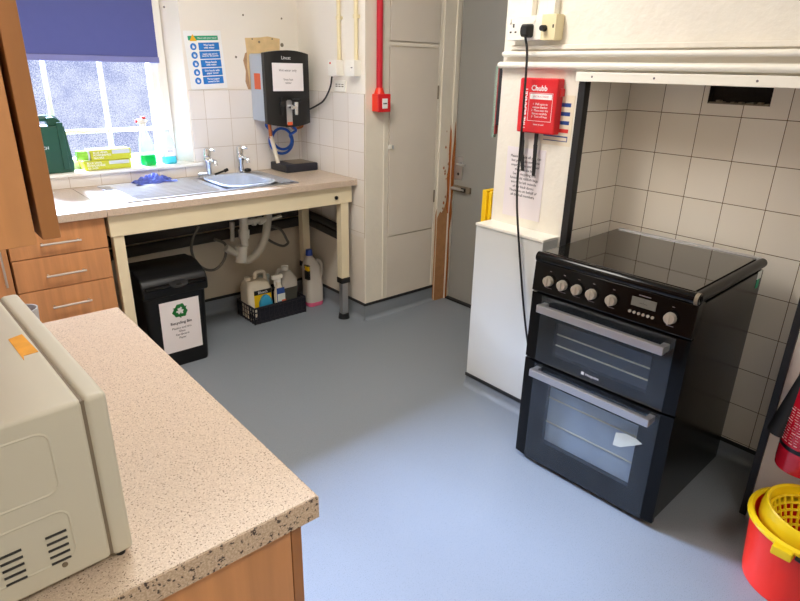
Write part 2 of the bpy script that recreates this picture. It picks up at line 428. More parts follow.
# boxed ledge left of cooker
b = MB(); b.box(2.065, 2.17, 1.458, 1.842, 0, .852, 'white_panel').box(2.06, 2.172, 1.455, 1.845, .852, .864, 'white_gloss', .002)
struct(b.build('trim_8'), 'white boxed ledge in front of the pier')
def skirt(name, p0, p1, nrm, h):
    # coved vinyl skirting turning up from the floor with a black capping strip
    p0, p1 = Vector(p0), Vector(p1); L = (p1 - p0).length; d = (p1 - p0).normalized(); n = Vector(nrm)
    F = Matrix(((n.x, 0, d.x, p0.x), (n.y, 0, d.y, p0.y), (0, 1, 0, 0), (0, 0, 0, 1)))
    R = .028; prof = [(0, 0), (.004 + R, 0)] + [(.004 + R - R * math.sin(a), R - R * math.cos(a)) for a in [PI / 2 * k / 5 for k in range(1, 6)]] + [(.004, h), (0, h)]
    prof[1] = (.004 + R, .0005)
    bb = MB().prism(prof, 0, L, 'floor', F).prism([(0, h), (.007, h), (.007, h + .016), (0, h + .016)], 0, L, 'black_trim', F)
    return struct(bb.build(name))
skirt('baseboard_north', (.72, YN - .003, 0), (XE, YN - .003, 0), (0, -1, 0), .095)
skirt('baseboard_northeast', (XE - .003, YN, 0), (XE - .003, 2.833, 0), (-1, 0, 0), .10)
skirt('baseboard_cupboard', (XE - .004, 2.838, 0), (2.765, 2.838, 0), (0, -1, 0), .10)
skirt('baseboard_ledge', (2.065, 1.845, 0), (2.065, 1.45, 0), (-1, 0, 0), .055)
skirt('baseboard_alcove', (AX, AY1, 0), (AX, AY0, 0), (-1, 0, 0), .06)
skirt('baseboard_east', (2.17, .493, 0), (2.17, -.6, 0), (-1, 0, 0), .06)

# window
w = thing('window_1', 'white framed window with frosted panes', 'window', (.7, 3.70, WZ0)); del w['category']; struct(w)
b = MB()
gx1, gx0, gz0, gz1 = 1.268, .19, 1.035, 2.10
b.box(gx1, WX1B + .0, 3.67, 3.75, .985, WZ1, 'white_gloss', .004).box(WX0, gx0, 3.67, 3.75, .985, WZ1, 'white_gloss', .004)
b.box(gx0, gx1, 3.67, 3.75, .985, gz0, 'white_gloss', .004).box(gx0, gx1, 3.67, 3.75, gz1, WZ1, 'white_gloss', .004)
b.box(gx1 + .035, gx1 + .055, 3.655, 3.672, .985, WZ1, 'white_gloss', .003)
b.build('window_frame', w)
b = MB()
for x in (.46, .735, 1.010): b.box(x - .010, x + .010, 3.685, 3.72, gz0, gz1, 'white_gloss', .003)
for z in (1.176, 1.64): b.box(gx0, gx1, 3.684, 3.721, z - .010, z + .010, 'white_gloss', .003)
b.build('glazing_bar', w)
xs = [gx0, .46, .735, 1.010, gx1]; zs = [gz0, 1.176, 1.64, gz1]
for i in range(4):
    for j in range(3):
        MB().box(xs[i], xs[i + 1], 3.702, 3.706, zs[j], zs[j + 1], 'frosted').build('pane', w)
# roller blind
bl = thing('roller_blind', 'blue roller blind drawn half down over the window', 'blind', (.7, 3.65, 1.54))
b = MB(); t = bmesh.new()
MB().box(.14, 1.312, 3.648, 3.650, 1.565, 2.12, 'blind').build('blind_fabric', bl)
MB().box(.135, 1.316, 3.642, 3.656, 1.535, 1.566, 'blind_bar', .004).build('bottom_bar', bl)
MB().cyl((.12, 3.648, 2.12), (1.33, 3.648, 2.12), .022, 'blind').build('roller', bl)

# grey door, its frame and fittings
d = thing('door_1', 'grey painted flush door', 'door', (2.9, 2.4, 0)); del d['category']; struct(d)
MB().box(2.89, 2.93, 1.90, 2.808, .012, 2.04, 'door_grey', .002).build('door_leaf', d)
pa, pb = PX(455.5, 156, 2.884), PX(461.5, 180, 2.884); la, lb_ = PX(457.5, 163.5, 2.85), PX(466, 166, 2.85)
MB().box(2.884, 2.890, pb.y, pa.y, pb.z, pa.z, 'alu', .003).build('handle_plate', d)
MB().cyl((2.888, la.y, la.z), (2.845, la.y, la.z), .009, 'chrome').tube([(2.845, la.y, la.z), (2.838, la.y - .02, la.z), (2.84, lb_.y, la.z - .002)], .008, 'chrome').build('lever_handle', d)
MB().cyl((2.8855, (pa.y + pb.y) / 2, pb.z + .035), (2.8835, (pa.y + pb.y) / 2, pb.z + .035), .010, 'black', n=14).build('keyhole', d)
ba, bb_ = PX(449.5, 186.5, 2.872), PX(469.5, 192.5, 2.872); bz = ba.z - .004
MB().box(2.872, 2.890, bb_.y, min(ba.y, 2.80), bz - .02, bz + .02, 'grime', .004).cyl((2.866, bb_.y + .04, bz), (2.866, min(ba.y, 2.80), bz), .010, 'alu').box(2.858, 2.874, bb_.y + .035, bb_.y + .07, bz - .014, bz + .014, 'black', .003).build('bolt', d)
b = MB()
# frame post with bare timber where the paint has peeled
b.box(2.757, 2.888, 2.822, 2.865, 0, HZ, 'frame_cream', .004)
b.box(2.853, 2.889, 2.809, 2.824, 0, HZ, 'frame_cream', .003)
t = [(2.760, .0), (2.853, .0), (2.853, .66), (2.838, .70), (2.822, .66), (2.80, .63), (2.785, .64), (2.760, .60)]
b.prism(t, 0, .0015, 'bare_wood', frame4((0, 2.8205, 0), (1, 0, 0), (0, 0, 1)))
t = [(2.857, .0), (2.872, .0), (2.876, .3), (2.868, .5), (2.884, .62), (2.878, .70), (2.887, .78), (2.8875, .98), (2.888, 1.08), (2.876, 1.22), (2.872, 1.10), (2.860, .98), (2.858, .86), (2.866, .74), (2.857, .62)]
b.prism(t, 0, .0015, 'rust', frame4((0, 2.8075, 0), (1, 0, 0), (0, 0, 1)))
b.prism([(2.823, 0), (2.8375, 0), (2.8375, .60), (2.83, .64), (2.823, .66)], 0, .0015, 'bare_wood', frame4((2.7565, 0, 0), (0, -1, 0), (0, 0, 1)) @ Matrix.Diagonal((-1, 1, 1, 1)))
b.prism([(2.836, .66), (2.853, .62), (2.853, 1.16), (2.846, 1.20), (2.842, 1.05), (2.847, .95), (2.834, .86), (2.842, .78)], 0, .0016, 'rust', frame4((0, 2.8205, 0), (1, 0, 0), (0, 0, 1)))
b.prism([(2.8095, .62), (2.8205, .62), (2.8205, 1.14), (2.815, 1.18), (2.8095, 1.1)], 0, .0015, 'rust', frame4((2.8525, 0, 0), (0, -1, 0), (0, 0, 1)) @ Matrix.Diagonal((-1, 1, 1, 1)))
for k in range(14):
    z = random.uniform(.62, 1.25); x = random.uniform(2.80, 2.85); s = random.uniform(.004, .012)
    b.prism([(x - s, z), (x, z + s * 1.5), (x + s * .7, z), (x, z - s)], 0, .0012, 'rust' if k % 2 else 'patch_edge', frame4((0, 2.8205, 0), (1, 0, 0), (0, 0, 1)))
struct(b.build('trim_9'), 'peeling cream door post')
struct(MB().box(2.86, 2.935, 1.845, 2.81, .0, .012, 'black_trim', .002).build('trim_10'), 'black strip filling the gap under the grey door')  # black strip fills the gap below the door leaf
struct(MB().box(2.888, 2.94, 1.845, 2.80, 2.045, HZ, 'plaster').build('wall_overdoor'))

# ================================================================== BUILT IN CUPBOARD
k = thing('built_in_cupboard', 'cream painted built-in cupboard with two flat doors between tiled nib and grey door', 'cupboard', (2.5, 2.85, 0))
b = MB(); b.box(XE + .001, 2.34, 2.838, 2.864, .0, HZ, 'frame_cream', .002).box(2.300, 2.316, 2.832, 2.84, .118, HZ, 'frame_cream', .003)
b.box(2.34, 2.765, 2.846, 2.864, .0, HZ, 'panel_cream').box(2.735, 2.766, 2.834, 2.85, .118, HZ, 'frame_cream', .003)
b.box(2.34, 2.735, 2.838, 2.85, .0, .528, 'panel_cream', .002).box(2.34, 2.735, 2.838, 2.85, 1.655, 1.675, 'frame_cream', .003)
b.build('frame', k)
dd = MB().box(2.346, 2.731, 2.834, 2.848, .535, 1.649, 'panel_cream', .002).build('door', k)
b = MB(); b.box(2.333, 2.36, 2.826, 2.835, 1.08, 1.105, 'white_gloss', .002).box(2.362, 2.372, 2.822, 2.835, 1.078, 1.10, 'alu', .002).build('latch', dd)
for z in (.75, 1.40): MB().cyl((2.732, 2.831, z - .04), (2.732, 2.831, z + .04), .005, 'grime', n=10).build('hinge', dd)
dd = MB().box(2.346, 2.731, 2.834, 2.848, 1.682, HZ - .05, 'panel_cream', .002).build('door', k)

# ================================================================== SINK UNIT
tb = thing('sink_table', 'cream framed sink table with two adjustable legs in front and a speckled worktop', 'table', (1.45, 3.2, 0))
# worktop with a cut out: four slabs around the bowl
sx0, sx1, sy0, sy1 = 1.375, 1.70, 3.03, 3.43
b = MB()
b.box(.7305, XE - .007, 2.908, sy0, .868, ZT, 'worktop', .004).box(.7305, sx0, sy0, YN - .008, .868, ZT, 'worktop').box(sx1, XE - .007, sy0, YN - .008, .868, ZT, 'worktop').box(sx0, sx1, sy1, YN - .008, .868, ZT, 'worktop')
b.build('worktop', tb)
b = MB(); b.box(.735, 2.132, 2.93, 2.95, .765, .868, 'table_cream', .002).box(.735, 2.132, 3.47, 3.49, .765, .868, 'table_cream', .002).box(.735, .755, 2.95, 3.47, .765, .868, 'table_cream', .002).box(2.112, 2.132, 2.95, 3.47, .765, .868, 'table_cream', .002)
b.build('apron', tb)
MB().cyl((2.015, 2.931, .805), (2.015, 2.922, .805), .011, 'black', n=16).build('bolt_cap', tb)
def leg(x0, x1, y0, y1):
    l = MB().box(x0, x1, y0, y1, .28, .766, 'table_cream', .003).build('leg', tb)
    MB().box(x0 - .004, x1 + .004, y0 - .004, y1 + .004, .246, .283, 'black', .003).build('collar', l)
    MB().box(x0 + .006, x1 - .006, y0 + .006, y1 - .006, .03, .25, 'alu', .003).build('extension', l)
    MB().cyl(((x0 + x1) / 2, (y0 + y1) / 2, 0), ((x0 + x1) / 2, (y0 + y1) / 2, .034), .038, 'black', r1=.032).build('foot', l)
leg(2.053, 2.11, 2.935, 2.985); leg(2.045, 2.10, 3.375, 3.425); leg(.745, .795, 2.935, 2.985); leg(.757, .80, 3.375, 3.425)
# stainless sink
s = thing('kitchen_sink', 'stainless steel sink with ribbed drainer set into the speckled worktop', 'sink', (1.3, 3.24, ZT))
b = MB()
b.box(.845, sx0, 2.985, 3.492, ZT, ZT + .004, 'steel', .0015).box(sx1, 1.80, 2.985, 3.492, ZT, ZT + .004, 'steel', .0015).box(sx0, sx1, 2.985, sy0, ZT, ZT + .004, 'steel').box(sx0, sx1, sy1, 3.492, ZT, ZT + .004, 'steel')
b.tube([(.848, 2.988, ZT + .003), (1.797, 2.988, ZT + .003), (1.797, 3.489, ZT + .003), (.848, 3.489, ZT + .003)], .004, 'steel', sub=1, closed=True, n=8)
b.build('deck', s)
b = MB()
b.box(sx0 - .002, sx0, sy0, sy1, .74, ZT, 'steel').box(sx1, sx1 + .002, sy0, sy1, .74, ZT, 'steel').box(sx0, sx1, sy0 - .002, sy0, .74, ZT, 'steel').box(sx0, sx1, sy1, sy1 + .002, .74, ZT, 'steel').box(sx0, sx1, sy0, sy1, .738, .742, 'steel')
b.build('basin', s)
b = MB()
for i in range(12):
    y = 3.03 + i * .037; b.tube([(.90, y, ZT + .003), (1.33, y, ZT + .003)], .008, 'steel', sub=1, n=8)
for i in range(9):
    pass
b.build('drainer_ribs', s)
b = MB()
for i in range(3):
    b.tube([(1.725 + i * .024, 3.03, ZT + .004), (1.725 + i * .024, 3.45, ZT + .004)], .005, 'steel', sub=1, n=8)
b.build('side_ribs', s)
# washing up bowl
b = MB()
zb = .744
cx_, cy_ = 1.545, 3.225
b.rounded([(cx_, cy_, zb, .23, .31, .07), (cx_, cy_, zb + .1, .265, .345, .08), (cx_, cy_, .906, .285, .37, .09), (cx_, cy_, .9105, .32, .40, .10), (cx_, cy_, .918, .325, .405, .10), (cx_, cy_, .920, .30, .38, .095), (cx_, cy_, .912, .278, .36, .088), (cx_, cy_, zb + .1, .255, .335, .078), (cx_, cy_, zb + .008, .22, .30, .065)], 'bowl_plastic', n=16)
tag(b.build('washing_up_bowl'), 'pale plastic washing-up bowl standing in the steel sink', 'bowl')
# taps
def tap(x, y, label):
    t = thing('pillar_tap', label, 'tap', (x, y, ZT + .004), 0, 'chrome pillar taps at the sink')
    z = ZT + .004
    MB().lathe([(.026, 0), (.026, .008), (.017, .014), (.0155, .06), (.020, .08), (.022, .105), (.016, .118)], (x, y, z), 'chrome', 20).build('tap_body', t)
    MB().tube([(x, y, z + .088), (x + .012, y - .03, z + .094), (x + .020, y - .055, z + .088), (x + .022, y - .060, z + .068)], .012, 'chrome', n=10).build('spout', t)
    b = MB().lathe([(.014, .112), (.021, .120), (.021, .142), (.018, .160), (.008, .166)], (x, y, z), 'chrome', 18)
    b.tube([(x, y, z + .150), (x + .025, y - .012, z + .154), (x + .042, y - .02, z + .150)], .0085, 'chrome', n=8).build('lever', t)
tap(1.468, 3.465, 'chrome pillar tap nearer the window behind the washing-up bowl')
tap(1.677, 3.466, 'chrome pillar tap nearer the black water heater')
tag(MB().cyl((1.40, 3.455, .929), (1.445, 3.44, .931), .013, 'chrome').cyl((1.40, 3.455, .909), (1.40, 3.455, .93), .006, 'chrome').build('chrome_fitting'), 'short chrome fitting lying beside the left pillar tap', 'fitting')  # plain chrome fitting
b = MB().tube([(1.51, 3.475, .915), (1.55, 3.48, .924), (1.585, 3.49, .93)], .006, 'black', n=8).cyl((1.58, 3.489, .928), (1.60, 3.492, .934), .010, 'black', n=12)
tag(b.build('scrubbing_brush'), 'thin black brush lying between the two pillar taps', 'brush')
tag(MB().lathe([(.018, 0), (.022, .004), (.02, .016), (.006, .02)], (1.726, 3.475, ZT + .009), 'black', 18).build('sink_plug'), 'round black plug on the sink edge by the right tap', 'plug')
# blue cloth
t = bmesh.new(); N = 26; vs = []
for i in range(N):
    for j in range(N):
        u, v = i / (N - 1) - .5, j / (N - 1) - .5
        r = math.hypot(u, v) * 2
        h = max(0, .030 * (1 - r ** 1.6)) + .013 * math.sin(u * 23 + v * 9) * max(0, 1 - r * .6) + .008 * math.sin(v * 31 - u * 13) * max(0, 1 - r * .5)
        x = 1.128 + u * .21 * (1 + .12 * math.sin(v * 11)) ; y = 3.435 + v * .13 * (1 + .15 * math.cos(u * 14)) + .02 * u
        vs.append(t.verts.new((x, y, ZT + .011 + max(0, h))))
for i in range(N - 1):
    for j in range(N - 1): t.faces.new((vs[i * N + j], vs[(i + 1) * N + j], vs[(i + 1) * N + j + 1], vs[i * N + j + 1]))
ex = bmesh.ops.solidify(t, geom=t.faces[:], thickness=.002)
tag(MB().add(t, 'cloth').build('dish_cloth', angle=80), 'crumpled blue cloth lying at the back of the drainer', 'cloth')
# drip tray
dt = thing('drip_tray', 'black drip tray with a metal grille under the water heater', 'tray', (2.03, 3.46, ZT))
pts = [PZ(270, 167, ZT), PZ(287, 173.5, ZT), PZ(320, 169, ZT)]
F = [(1.915, 3.325), (2.150, 3.325), (2.150, 3.528), (1.915, 3.528)]
MB().prism(F, ZT, ZT + .050, 'tray_black', None, .008, 3).build('tray_body', dt)
b = MB().box(1.985, 2.135, 3.345, 3.51, ZT + .050, ZT + .0515, 'tray_grille', .001)
for i in range(8): b.box(1.99 + i * .0185, 1.998 + i * .0185, 3.35, 3.505, ZT + .051, ZT + .0535, 'tray_grille', .001)
b.build('grille', dt)

# plumbing beneath the sink
w = thing('waste_trap', 'white plastic sink waste trap with a curving flexible pipe under the table', 'pipework', (1.58, 3.3, .5))
Y = 3.30
P = lambda x, y, Yy=Y: PY(x, y, Yy)
b = MB(); b.cyl(P(243, 212), P(244, 232), .026, 'pvc').cyl(P(244, 230), P(244, 238), .033, 'pvc').cyl(P(244, 238), P(245, 246), .022, 'pvc').build('inlet', w)
b = MB(); b.cyl(P(242, 246), P(241, 262), .034, 'pvc').cyl(P(241, 246), P(241.5, 249), .038, 'pvc').build('trap_body', w)
b = MB(); b.cyl(P(230, 250), P(242, 257), .018, 'pvc_grey').cyl(P(226, 248), P(231, 251), .022, 'pvc_grey').build('side_inlet', w)
MB().tube([P(242, 256), P(247, 260), P(254, 256), P(261, 247), P(265.5, 235), P(267.5, 222), P(268, 214)], .025, 'pvc_grey', n=12).build('flexible_pipe', w)
b = MB(); b.cyl(P(247, 222), P(266, 219.5), .018, 'pvc').cyl(P(252, 222), P(255, 221.5), .024, 'pvc').cyl(P(259, 221), P(262, 220.5), .024, 'pvc').cyl(P(268, 220), P(281, 216), .010, 'pvc').build('overflow_pipe', w)
MB().cyl(PY(232, 222, 3.36), PY(232.5, 241, 3.36), .013, 'pvc_grey').cyl(PY(232, 222, 3.36), PY(232, 229, 3.36), .016, 'pvc_grey').build('standpipe', w)
# flexible hoses
P = lambda x, y: PY(x, y, 3.36)
tag(MB().tube([P(199, 226), P(193, 238), P(191.5, 250), P(196, 262), P(206, 269.5), P(216, 269), P(224, 260), P(226, 249), P(224, 243), P(214, 239)], .0085, 'flexi', n=8).build('flexible_hose'), 'braided hose looping down left of the white waste trap', 'hose')
tag(MB().tube([P(271, 226), P(281, 230), P(287, 240), P(288, 243), P(283, 246), P(274, 243), P(266, 238)], .0085, 'flexi', n=8).build('flexible_hose'), 'dark hose looping right of the white waste trap', 'hose')
tag(MB().cyl((.76, 3.475, .60), (2.10, 3.475, .622), .034, 'lag').build('lagged_pipe'), 'upper lagged dark pipe running along the wall under the sink', 'pipe')
tag(MB().cyl((.76, 3.48, .52), (2.10, 3.48, .545), .032, 'lag').build('lagged_pipe'), 'lower lagged dark pipe running along the wall under the sink', 'pipe')
tag(MB().cyl((2.128, 3.04, .572), (2.128, 3.44, .60), .024, 'lag').build('lagged_pipe'), 'upper lagged dark pipe along the tiled nib behind the right leg', 'pipe')
tag(MB().cyl((2.130, 3.04, .517), (2.130, 3.44, .545), .024, 'lag').build('lagged_pipe'), 'lower lagged dark pipe along the tiled nib behind the right leg', 'pipe')

# ================================================================== WATER HEATER
h = thing('water_heater', 'black fronted wall water heater above the drip tray', 'water heater', (1.93, 3.53, 1.21))
MB().box(1.812, 2.087, 3.345, YN - .0075, 1.215, 1.60, 'heater_grey', .012, 3).build('casing', h)
top = [(1.799 + .298 * i / 12, 1.603 + .017 * math.sin(PI * i / 12)) for i in range(13)]
bot = [(1.799 + .298 * i / 12, 1.206 - .018 * math.sin(PI * i / 12)) for i in range(12, -1, -1)]
b = MB(); t = bmesh.new()
NX = 16; fr = []; bk = []
for i in range(NX + 1):
    u = i / NX; x = 1.799 + .298 * u; zt = 1.603 + .017 * math.sin(PI * u); zb = 1.206 - .018 * math.sin(PI * u)
    yf = 3.318 - .030 * math.sin(PI * u) ** .7
    fr.append((t.verts.new((x, yf, zt)), t.verts.new((x, yf, zb)))); bk.append((t.verts.new((x, 3.35, zt)), t.verts.new((x, 3.35, zb))))
for i in range(NX):
    t.faces.new((fr[i][0], fr[i][1], fr[i + 1][1], fr[i + 1][0])); t.faces.new((bk[i][0], bk[i + 1][0], bk[i + 1][1], bk[i][1]))
    t.faces.new((fr[i][0], fr[i + 1][0], bk[i + 1][0], bk[i][0])); t.faces.new((fr[i][1], bk[i][1], bk[i + 1][1], fr[i + 1][1]))
for i in (0, NX): t.faces.new((fr[i][0], bk[i][0], bk[i][1], fr[i][1]))
b.add(t, 'black'); b.build('front_cover', h)
text('Lincat', .026, (1.925, 3.2872, 1.578), (1, 0, 0), (0, 0, 1), 'ink_white', h, 'lettering')
MB().prism([(1.913, 1.205), (1.951, 1.205), (1.951, 1.335), (1.943, 1.345), (1.923, 1.345), (1.913, 1.335)], 0, .004, 'alu', frame4((0, 3.2885, 0), (1, 0, 0), (0, 0, 1))).build('tap_plate', h)
b = MB().cyl((1.932, 3.286, 1.305), (1.932, 3.245, 1.305), .012, 'chrome').cyl((1.958, 3.245, 1.335), (1.956, 3.245, 1.262), .013, 'chrome', r1=.009).cyl((1.932, 3.248, 1.305), (1.959, 3.245, 1.305), .010, 'chrome')
tp = b.build('tap', h)
MB().box(1.935, 1.985, 3.23, 3.262, 1.335, 1.352, 'black', .004).cyl((1.958, 3.245, 1.32), (1.958, 3.245, 1.345), .008, 'black').build('tap_lever', tp)
MB().box(1.915, 1.949, 3.2825, 3.285, 1.199, 1.218, 'orange', .001).build('warning_label', h)
b = MB().box(1.876, 1.891, 3.278, 3.292, 1.26, 1.36, 'black_matte', .003).box(1.868, 1.898, 3.276, 3.29, 1.31, 1.335, 'black_matte', .003).build('switch', h)
MB().box(1.8105, 1.812, 3.40, 3.475, 1.40, 1.49, 'orange').build('side_label', h)['label'] = 'orange label on the grey side'
n = thing('paper_notice', 'white paper notice taped on the black water heater', 'notice', (1.94, 3.285, 1.40))
MB().box(1.830, 2.036, 3.2845, 3.2865, 1.395, 1.55, 'paper').build('sheet', n)
text('Hot water only', .019, (1.933, 3.2838, 1.51), (1, 0, .0), (0, 0, 1), 'ink_soft', n)
text('Very hot\nwater', .018, (1.933, 3.2838, 1.45), (1, 0, .0), (0, 0, 1), 'ink_soft', n)
# hoses and pipes below heater
P = lambda x, y, Yy=3.46: PY(x, y, Yy)
pts = []
c = P(283, 139)
for i in range(25):
    a = PI * .75 + i * 2 * PI / 14; rr = .074 + .016 * math.sin(i * .24)
    pts.append((c.x + .008 * math.sin(i * .4) + rr * math.cos(a), 3.50 - .0016 * i, c.z - .01 + rr * .95 * math.sin(a)))
tag(MB().tube([P(267, 121, 3.50), P(266.5, 126, 3.50)] + pts + [P(296, 130, 3.44), P(289, 123.5, 3.43)], .0085, 'hose_blue', n=8).build('water_hose'), 'coiled blue hose hanging under the black water heater', 'hose')
tag(MB().cyl(P(269, 121, 3.45), P(271, 138, 3.45), .011, 'copper').cyl(P(271, 136, 3.45), (1.928, 3.45, ZT + .0495), .013, 'jug_white').build('drain_pipe'), 'short copper and white pipe dropping to the drip tray', 'pipe')
tag(MB().tube([P(283, 124, 3.508), P(292, 128, 3.508), P(301, 127, 3.508), P(305, 122, 3.508)], .009, 'copper', n=8).cyl(P(287, 126, 3.508), P(291, 130, 3.508), .012, 'alu').build('inlet_pipe'), 'bent metal pipe beneath the right of the water heater', 'pipe')

# sockets, conduits on nib
def fused(y, label, red):
    s = thing('fused_switch', label, 'switch', (XE, y, 1.487))
    MB().box(XE - .046, XE, y - .043, y + .043, 1.487, 1.573, 'white_plastic', .004).build('box', s)
    MB().box(XE - .052, XE - .045, y - .043, y + .043, 1.487, 1.573, 'white_plastic', .002).build('face_plate', s)
    MB().box(XE - .055, XE - .051, y - .012, y + .012, 1.515, 1.54, 'white_plastic', .002).build('rocker', s)
    if red: MB().box(XE - .0535, XE - .051, y + .012, y + .026, 1.55, 1.56, 'red_ink').build('neon', s)['label'] = 'small red indicator'
    else: MB().box(XE - .0535, XE - .051, y - .028, y - .012, 1.53, 1.536, 'ink_soft').build('marking', s)
    return s
fused(3.088, 'white fused switch with red light and black cord left of its twin', True)
fused(2.915, 'white wall switch without cord nearest the nib corner', False)
for y, lab in ((3.07, 'white conduit rising from the fused switch with black cord'), (2.905, 'white conduit rising from the wall switch nearest the nib corner')):
    cnd = thing('conduit', lab, 'conduit', (XE, y, 1.573))
    MB().cyl((XE - .014, y, 1.573), (XE - .014, y, HZ), .0115, 'cream_plastic').build('pipe', cnd)
    MB().cyl((XE - .014, y, 1.785), (XE - .014, y, 1.805), .0165, 'cream_plastic').box(XE - .014, XE, y - .024, y + .012, 1.786, 1.803, 'cream_plastic', .003).build('saddle', cnd)
s = thing('blank_plate', 'small white slotted plate low between the two wall switches', 'plate', (XE, 3.06, 1.42))
MB().box(XE - .01, XE, 3.02, 3.13, 1.398, 1.462, 'white_plastic', .003).build('plate', s)
b = MB()
for y in (3.045, 3.075, 3.105): b.box(XE - .0115, XE - .0095, y - .010, y + .010, 1.425, 1.431, 'grime').box(XE - .0115, XE - .0095, y - .010, y + .010, 1.437, 1.442, 'grime')
b.build('slots', s)
MB().tube([PX(332, 76.5, 2.135), PX(330, 88, 2.13), PX(324, 100, 2.13), (2.14, 3.30, 1.31), (2.115, 3.42, 1.26), (2.07, 3.45, 1.225)], .0055, 'black', n=8).build('power_cord', h)

# fire alarm point and red conduit
f = thing('fire_alarm_point', 'red fire alarm call point at the end of the red conduit', 'alarm', (2.26, 2.83, 1.298))
MB().box(2.213, 2.303, 2.785, 2.838, 1.30, 1.395, 'call_red', .004).build('back_box', f)
MB().box(2.213, 2.303, 2.776, 2.787, 1.298, 1.397, 'red', .004).build('front', f)
b = MB().box(2.240, 2.278, 2.773, 2.777, 1.318, 1.372, 'poster_white', .001).build('glass_element', f)
b2 = MB()
for i, (r) in enumerate((.004, .0045, .004)): b2.cyl((2.249 + i * .010, 2.7735, 1.345), (2.249 + i * .010, 2.7722, 1.345), r, 'black', n=10)
b2.build('marking', b)
f = thing('alarm_conduit', 'red conduit pipe rising from the fire alarm point', 'conduit', (2.25, 2.82, 1.395))
MB().cyl((2.252, 2.818, 1.42), (2.252, 2.818, HZ), .018, 'red_pipe').build('pipe', f)
MB().cyl((2.252, 2.818, 1.394), (2.252, 2.818, 1.43), .032, 'call_red', r1=.019).build('gland', f)

# hand washing poster
F = frame4((1.428, YN - .003, 1.388), (1, 0, .075), (0, 0, 1)); rt_, up_ = Vector((1, 0, .055)).normalized(), Vector((-.055, 0, 1)).normalized()
ps = thing('hygiene_poster', 'white poster with blue panels about washing hands by the window', 'poster', (1.54, YN - .002, 1.39))
O = Vector((1.443, YN - .0025, 1.394))
def pl(u, v, off=0): return O + rt_ * u + up_ * v + Vector((0, -off, 0))
def rect(b, u0, u1, v0, v1, off, mat): b.prism([(u0, v0), (u1, v0), (u1, v1), (u0, v1)], off, off + .0008, mat, frame4(O, rt_, up_))
b = MB(); rect(b, 0, .222, 0, .312, 0, 'poster_white'); b.build('sheet', ps)
b = MB(); rect(b, .022, .200, .262, .285, .0009, 'green_ink')
b.prism([(.03, .258), (.072, .258), (.051, .294)], .0018, .0026, 'tri_yellow', frame4(O, rt_, up_)); b.build('header', ps)
rows = ['Wet hands\nwith water', 'Apply soap and rub\nhands for 20 seconds', 'Rinse hands\nwith water', 'Dry hands with\npaper towel', 'Throw paper\ntowel in bin']
text('Now wash your hands', .0125, pl(.135, .2735, .0025), rt_, up_, 'ink_white', ps)
for i, rw in enumerate(rows):
    v = .209 - i * .0455
    b = MB(); rect(b, .078, .202, v, v + .040, .0009, 'blue_ink'); b.build('panel', ps)
    b = MB(); b.cyl(pl(.047, v + .02, .0005), pl(.047, v + .02, .0017), .0185, 'blue_ink', n=24)
    b.prism([(.042, v + .011), (.053, v + .011), (.057, v + .020), (.052, v + .019), (.051, v + .029), (.047, v + .023), (.043, v + .030), (.041, v + .02)], .0018, .0024, 'ink_white', frame4(O, rt_, up_)); b.build('pictogram', ps)
    text(rw, .0145 if i != 1 else .0115, pl(.140, v + .020, .0025), rt_, up_, 'ink_white', ps, lsp=.95, bold=.0003)

# ================================================================== SILL ITEMS
ZS = .985
cs = thing('tool_case', 'dark green plastic tool case on the window sill', 'case', (.66, 3.60, ZS))
prof = [(.545, ZS), (.765, ZS), (.768, 1.03), (.752, 1.215), (.735, 1.255), (.70, 1.262), (.56, 1.262), (.545, 1.25)]
Fy = lambda y: frame4((0, y, 0), (1, 0, 0), (0, 0, 1))
# two half shells with a carry handle slot
for y0, y1 in ((3.547, 3.60), (3.604, 3.655)):
    b = MB()
    lower = [(.545, ZS), (.765, ZS), (.768, 1.03), (.752, 1.222), (.545, 1.222)]
    b.prism(lower, -y1, -y0, 'case_green', Matrix(((1, 0, 0, 0), (0, 0, -1, 0), (0, 1, 0, 0), (0, 0, 0, 1))), .006)
    b.build('shell', cs)
# handle
b = MB().tube([(.575, 3.60, 1.21), (.578, 3.60, 1.25), (.60, 3.60, 1.258), (.69, 3.60, 1.258), (.722, 3.60, 1.25), (.742, 3.60, 1.21)], .016, 'case_green', n=10).prism([(.68, 1.19), (.757, 1.19), (.74, 1.25), (.715, 1.266), (.68, 1.264)], -3.63, -3.57, 'case_green', Matrix(((1, 0, 0, 0), (0, 0, -1, 0), (0, 1, 0, 0), (0, 0, 0, 1))), .006)
b.build('handle', cs)
MB().box(.715, .745, 3.541, 3.55, 1.0, 1.24, 'case_green', .004).build('latch_rib', cs)
text('BOSCH', .022, (.628, 3.5465, 1.115), (1, 0, 0), (0, 0, 1), 'ink_white', cs)
def gbox(x0, x1, y0, y1, z0, z1, label, rz):
    t = thing('glove_box', label, 'box', ((x0 + x1) / 2, (y0 + y1) / 2, z0), rz, 'yellow glove boxes on the window sill', local=True)
    w, d, hh = x1 - x0, y1 - y0, z1 - z0
    MB().box(-w / 2, w / 2, -d / 2, d / 2, 0, hh, 'box_yellow', .003).build('carton', t)
    MB().box(w * .02, w * .46, -d / 2 - .0012, -d / 2 + .001, hh * .56, hh * .94, 'grey_label').build('label_panel', t)
    text('BLUE VINYL\nPOWDERFREE\nGLOVES', .0145, (-w * .44, -d / 2 - .0006, hh * .5), (1, 0, 0), (0, 0, 1), 'ink_white', t, align='LEFT', lsp=.95)
gbox(.815, 1.056, 3.545, 3.655, ZS, 1.034, 'yellow glove box lying underneath its twin on the sill', 0)
gbox(.853, 1.066, 3.553, 3.655, 1.0345, 1.090, 'yellow glove box stacked on top on the sill', math.radians(2))
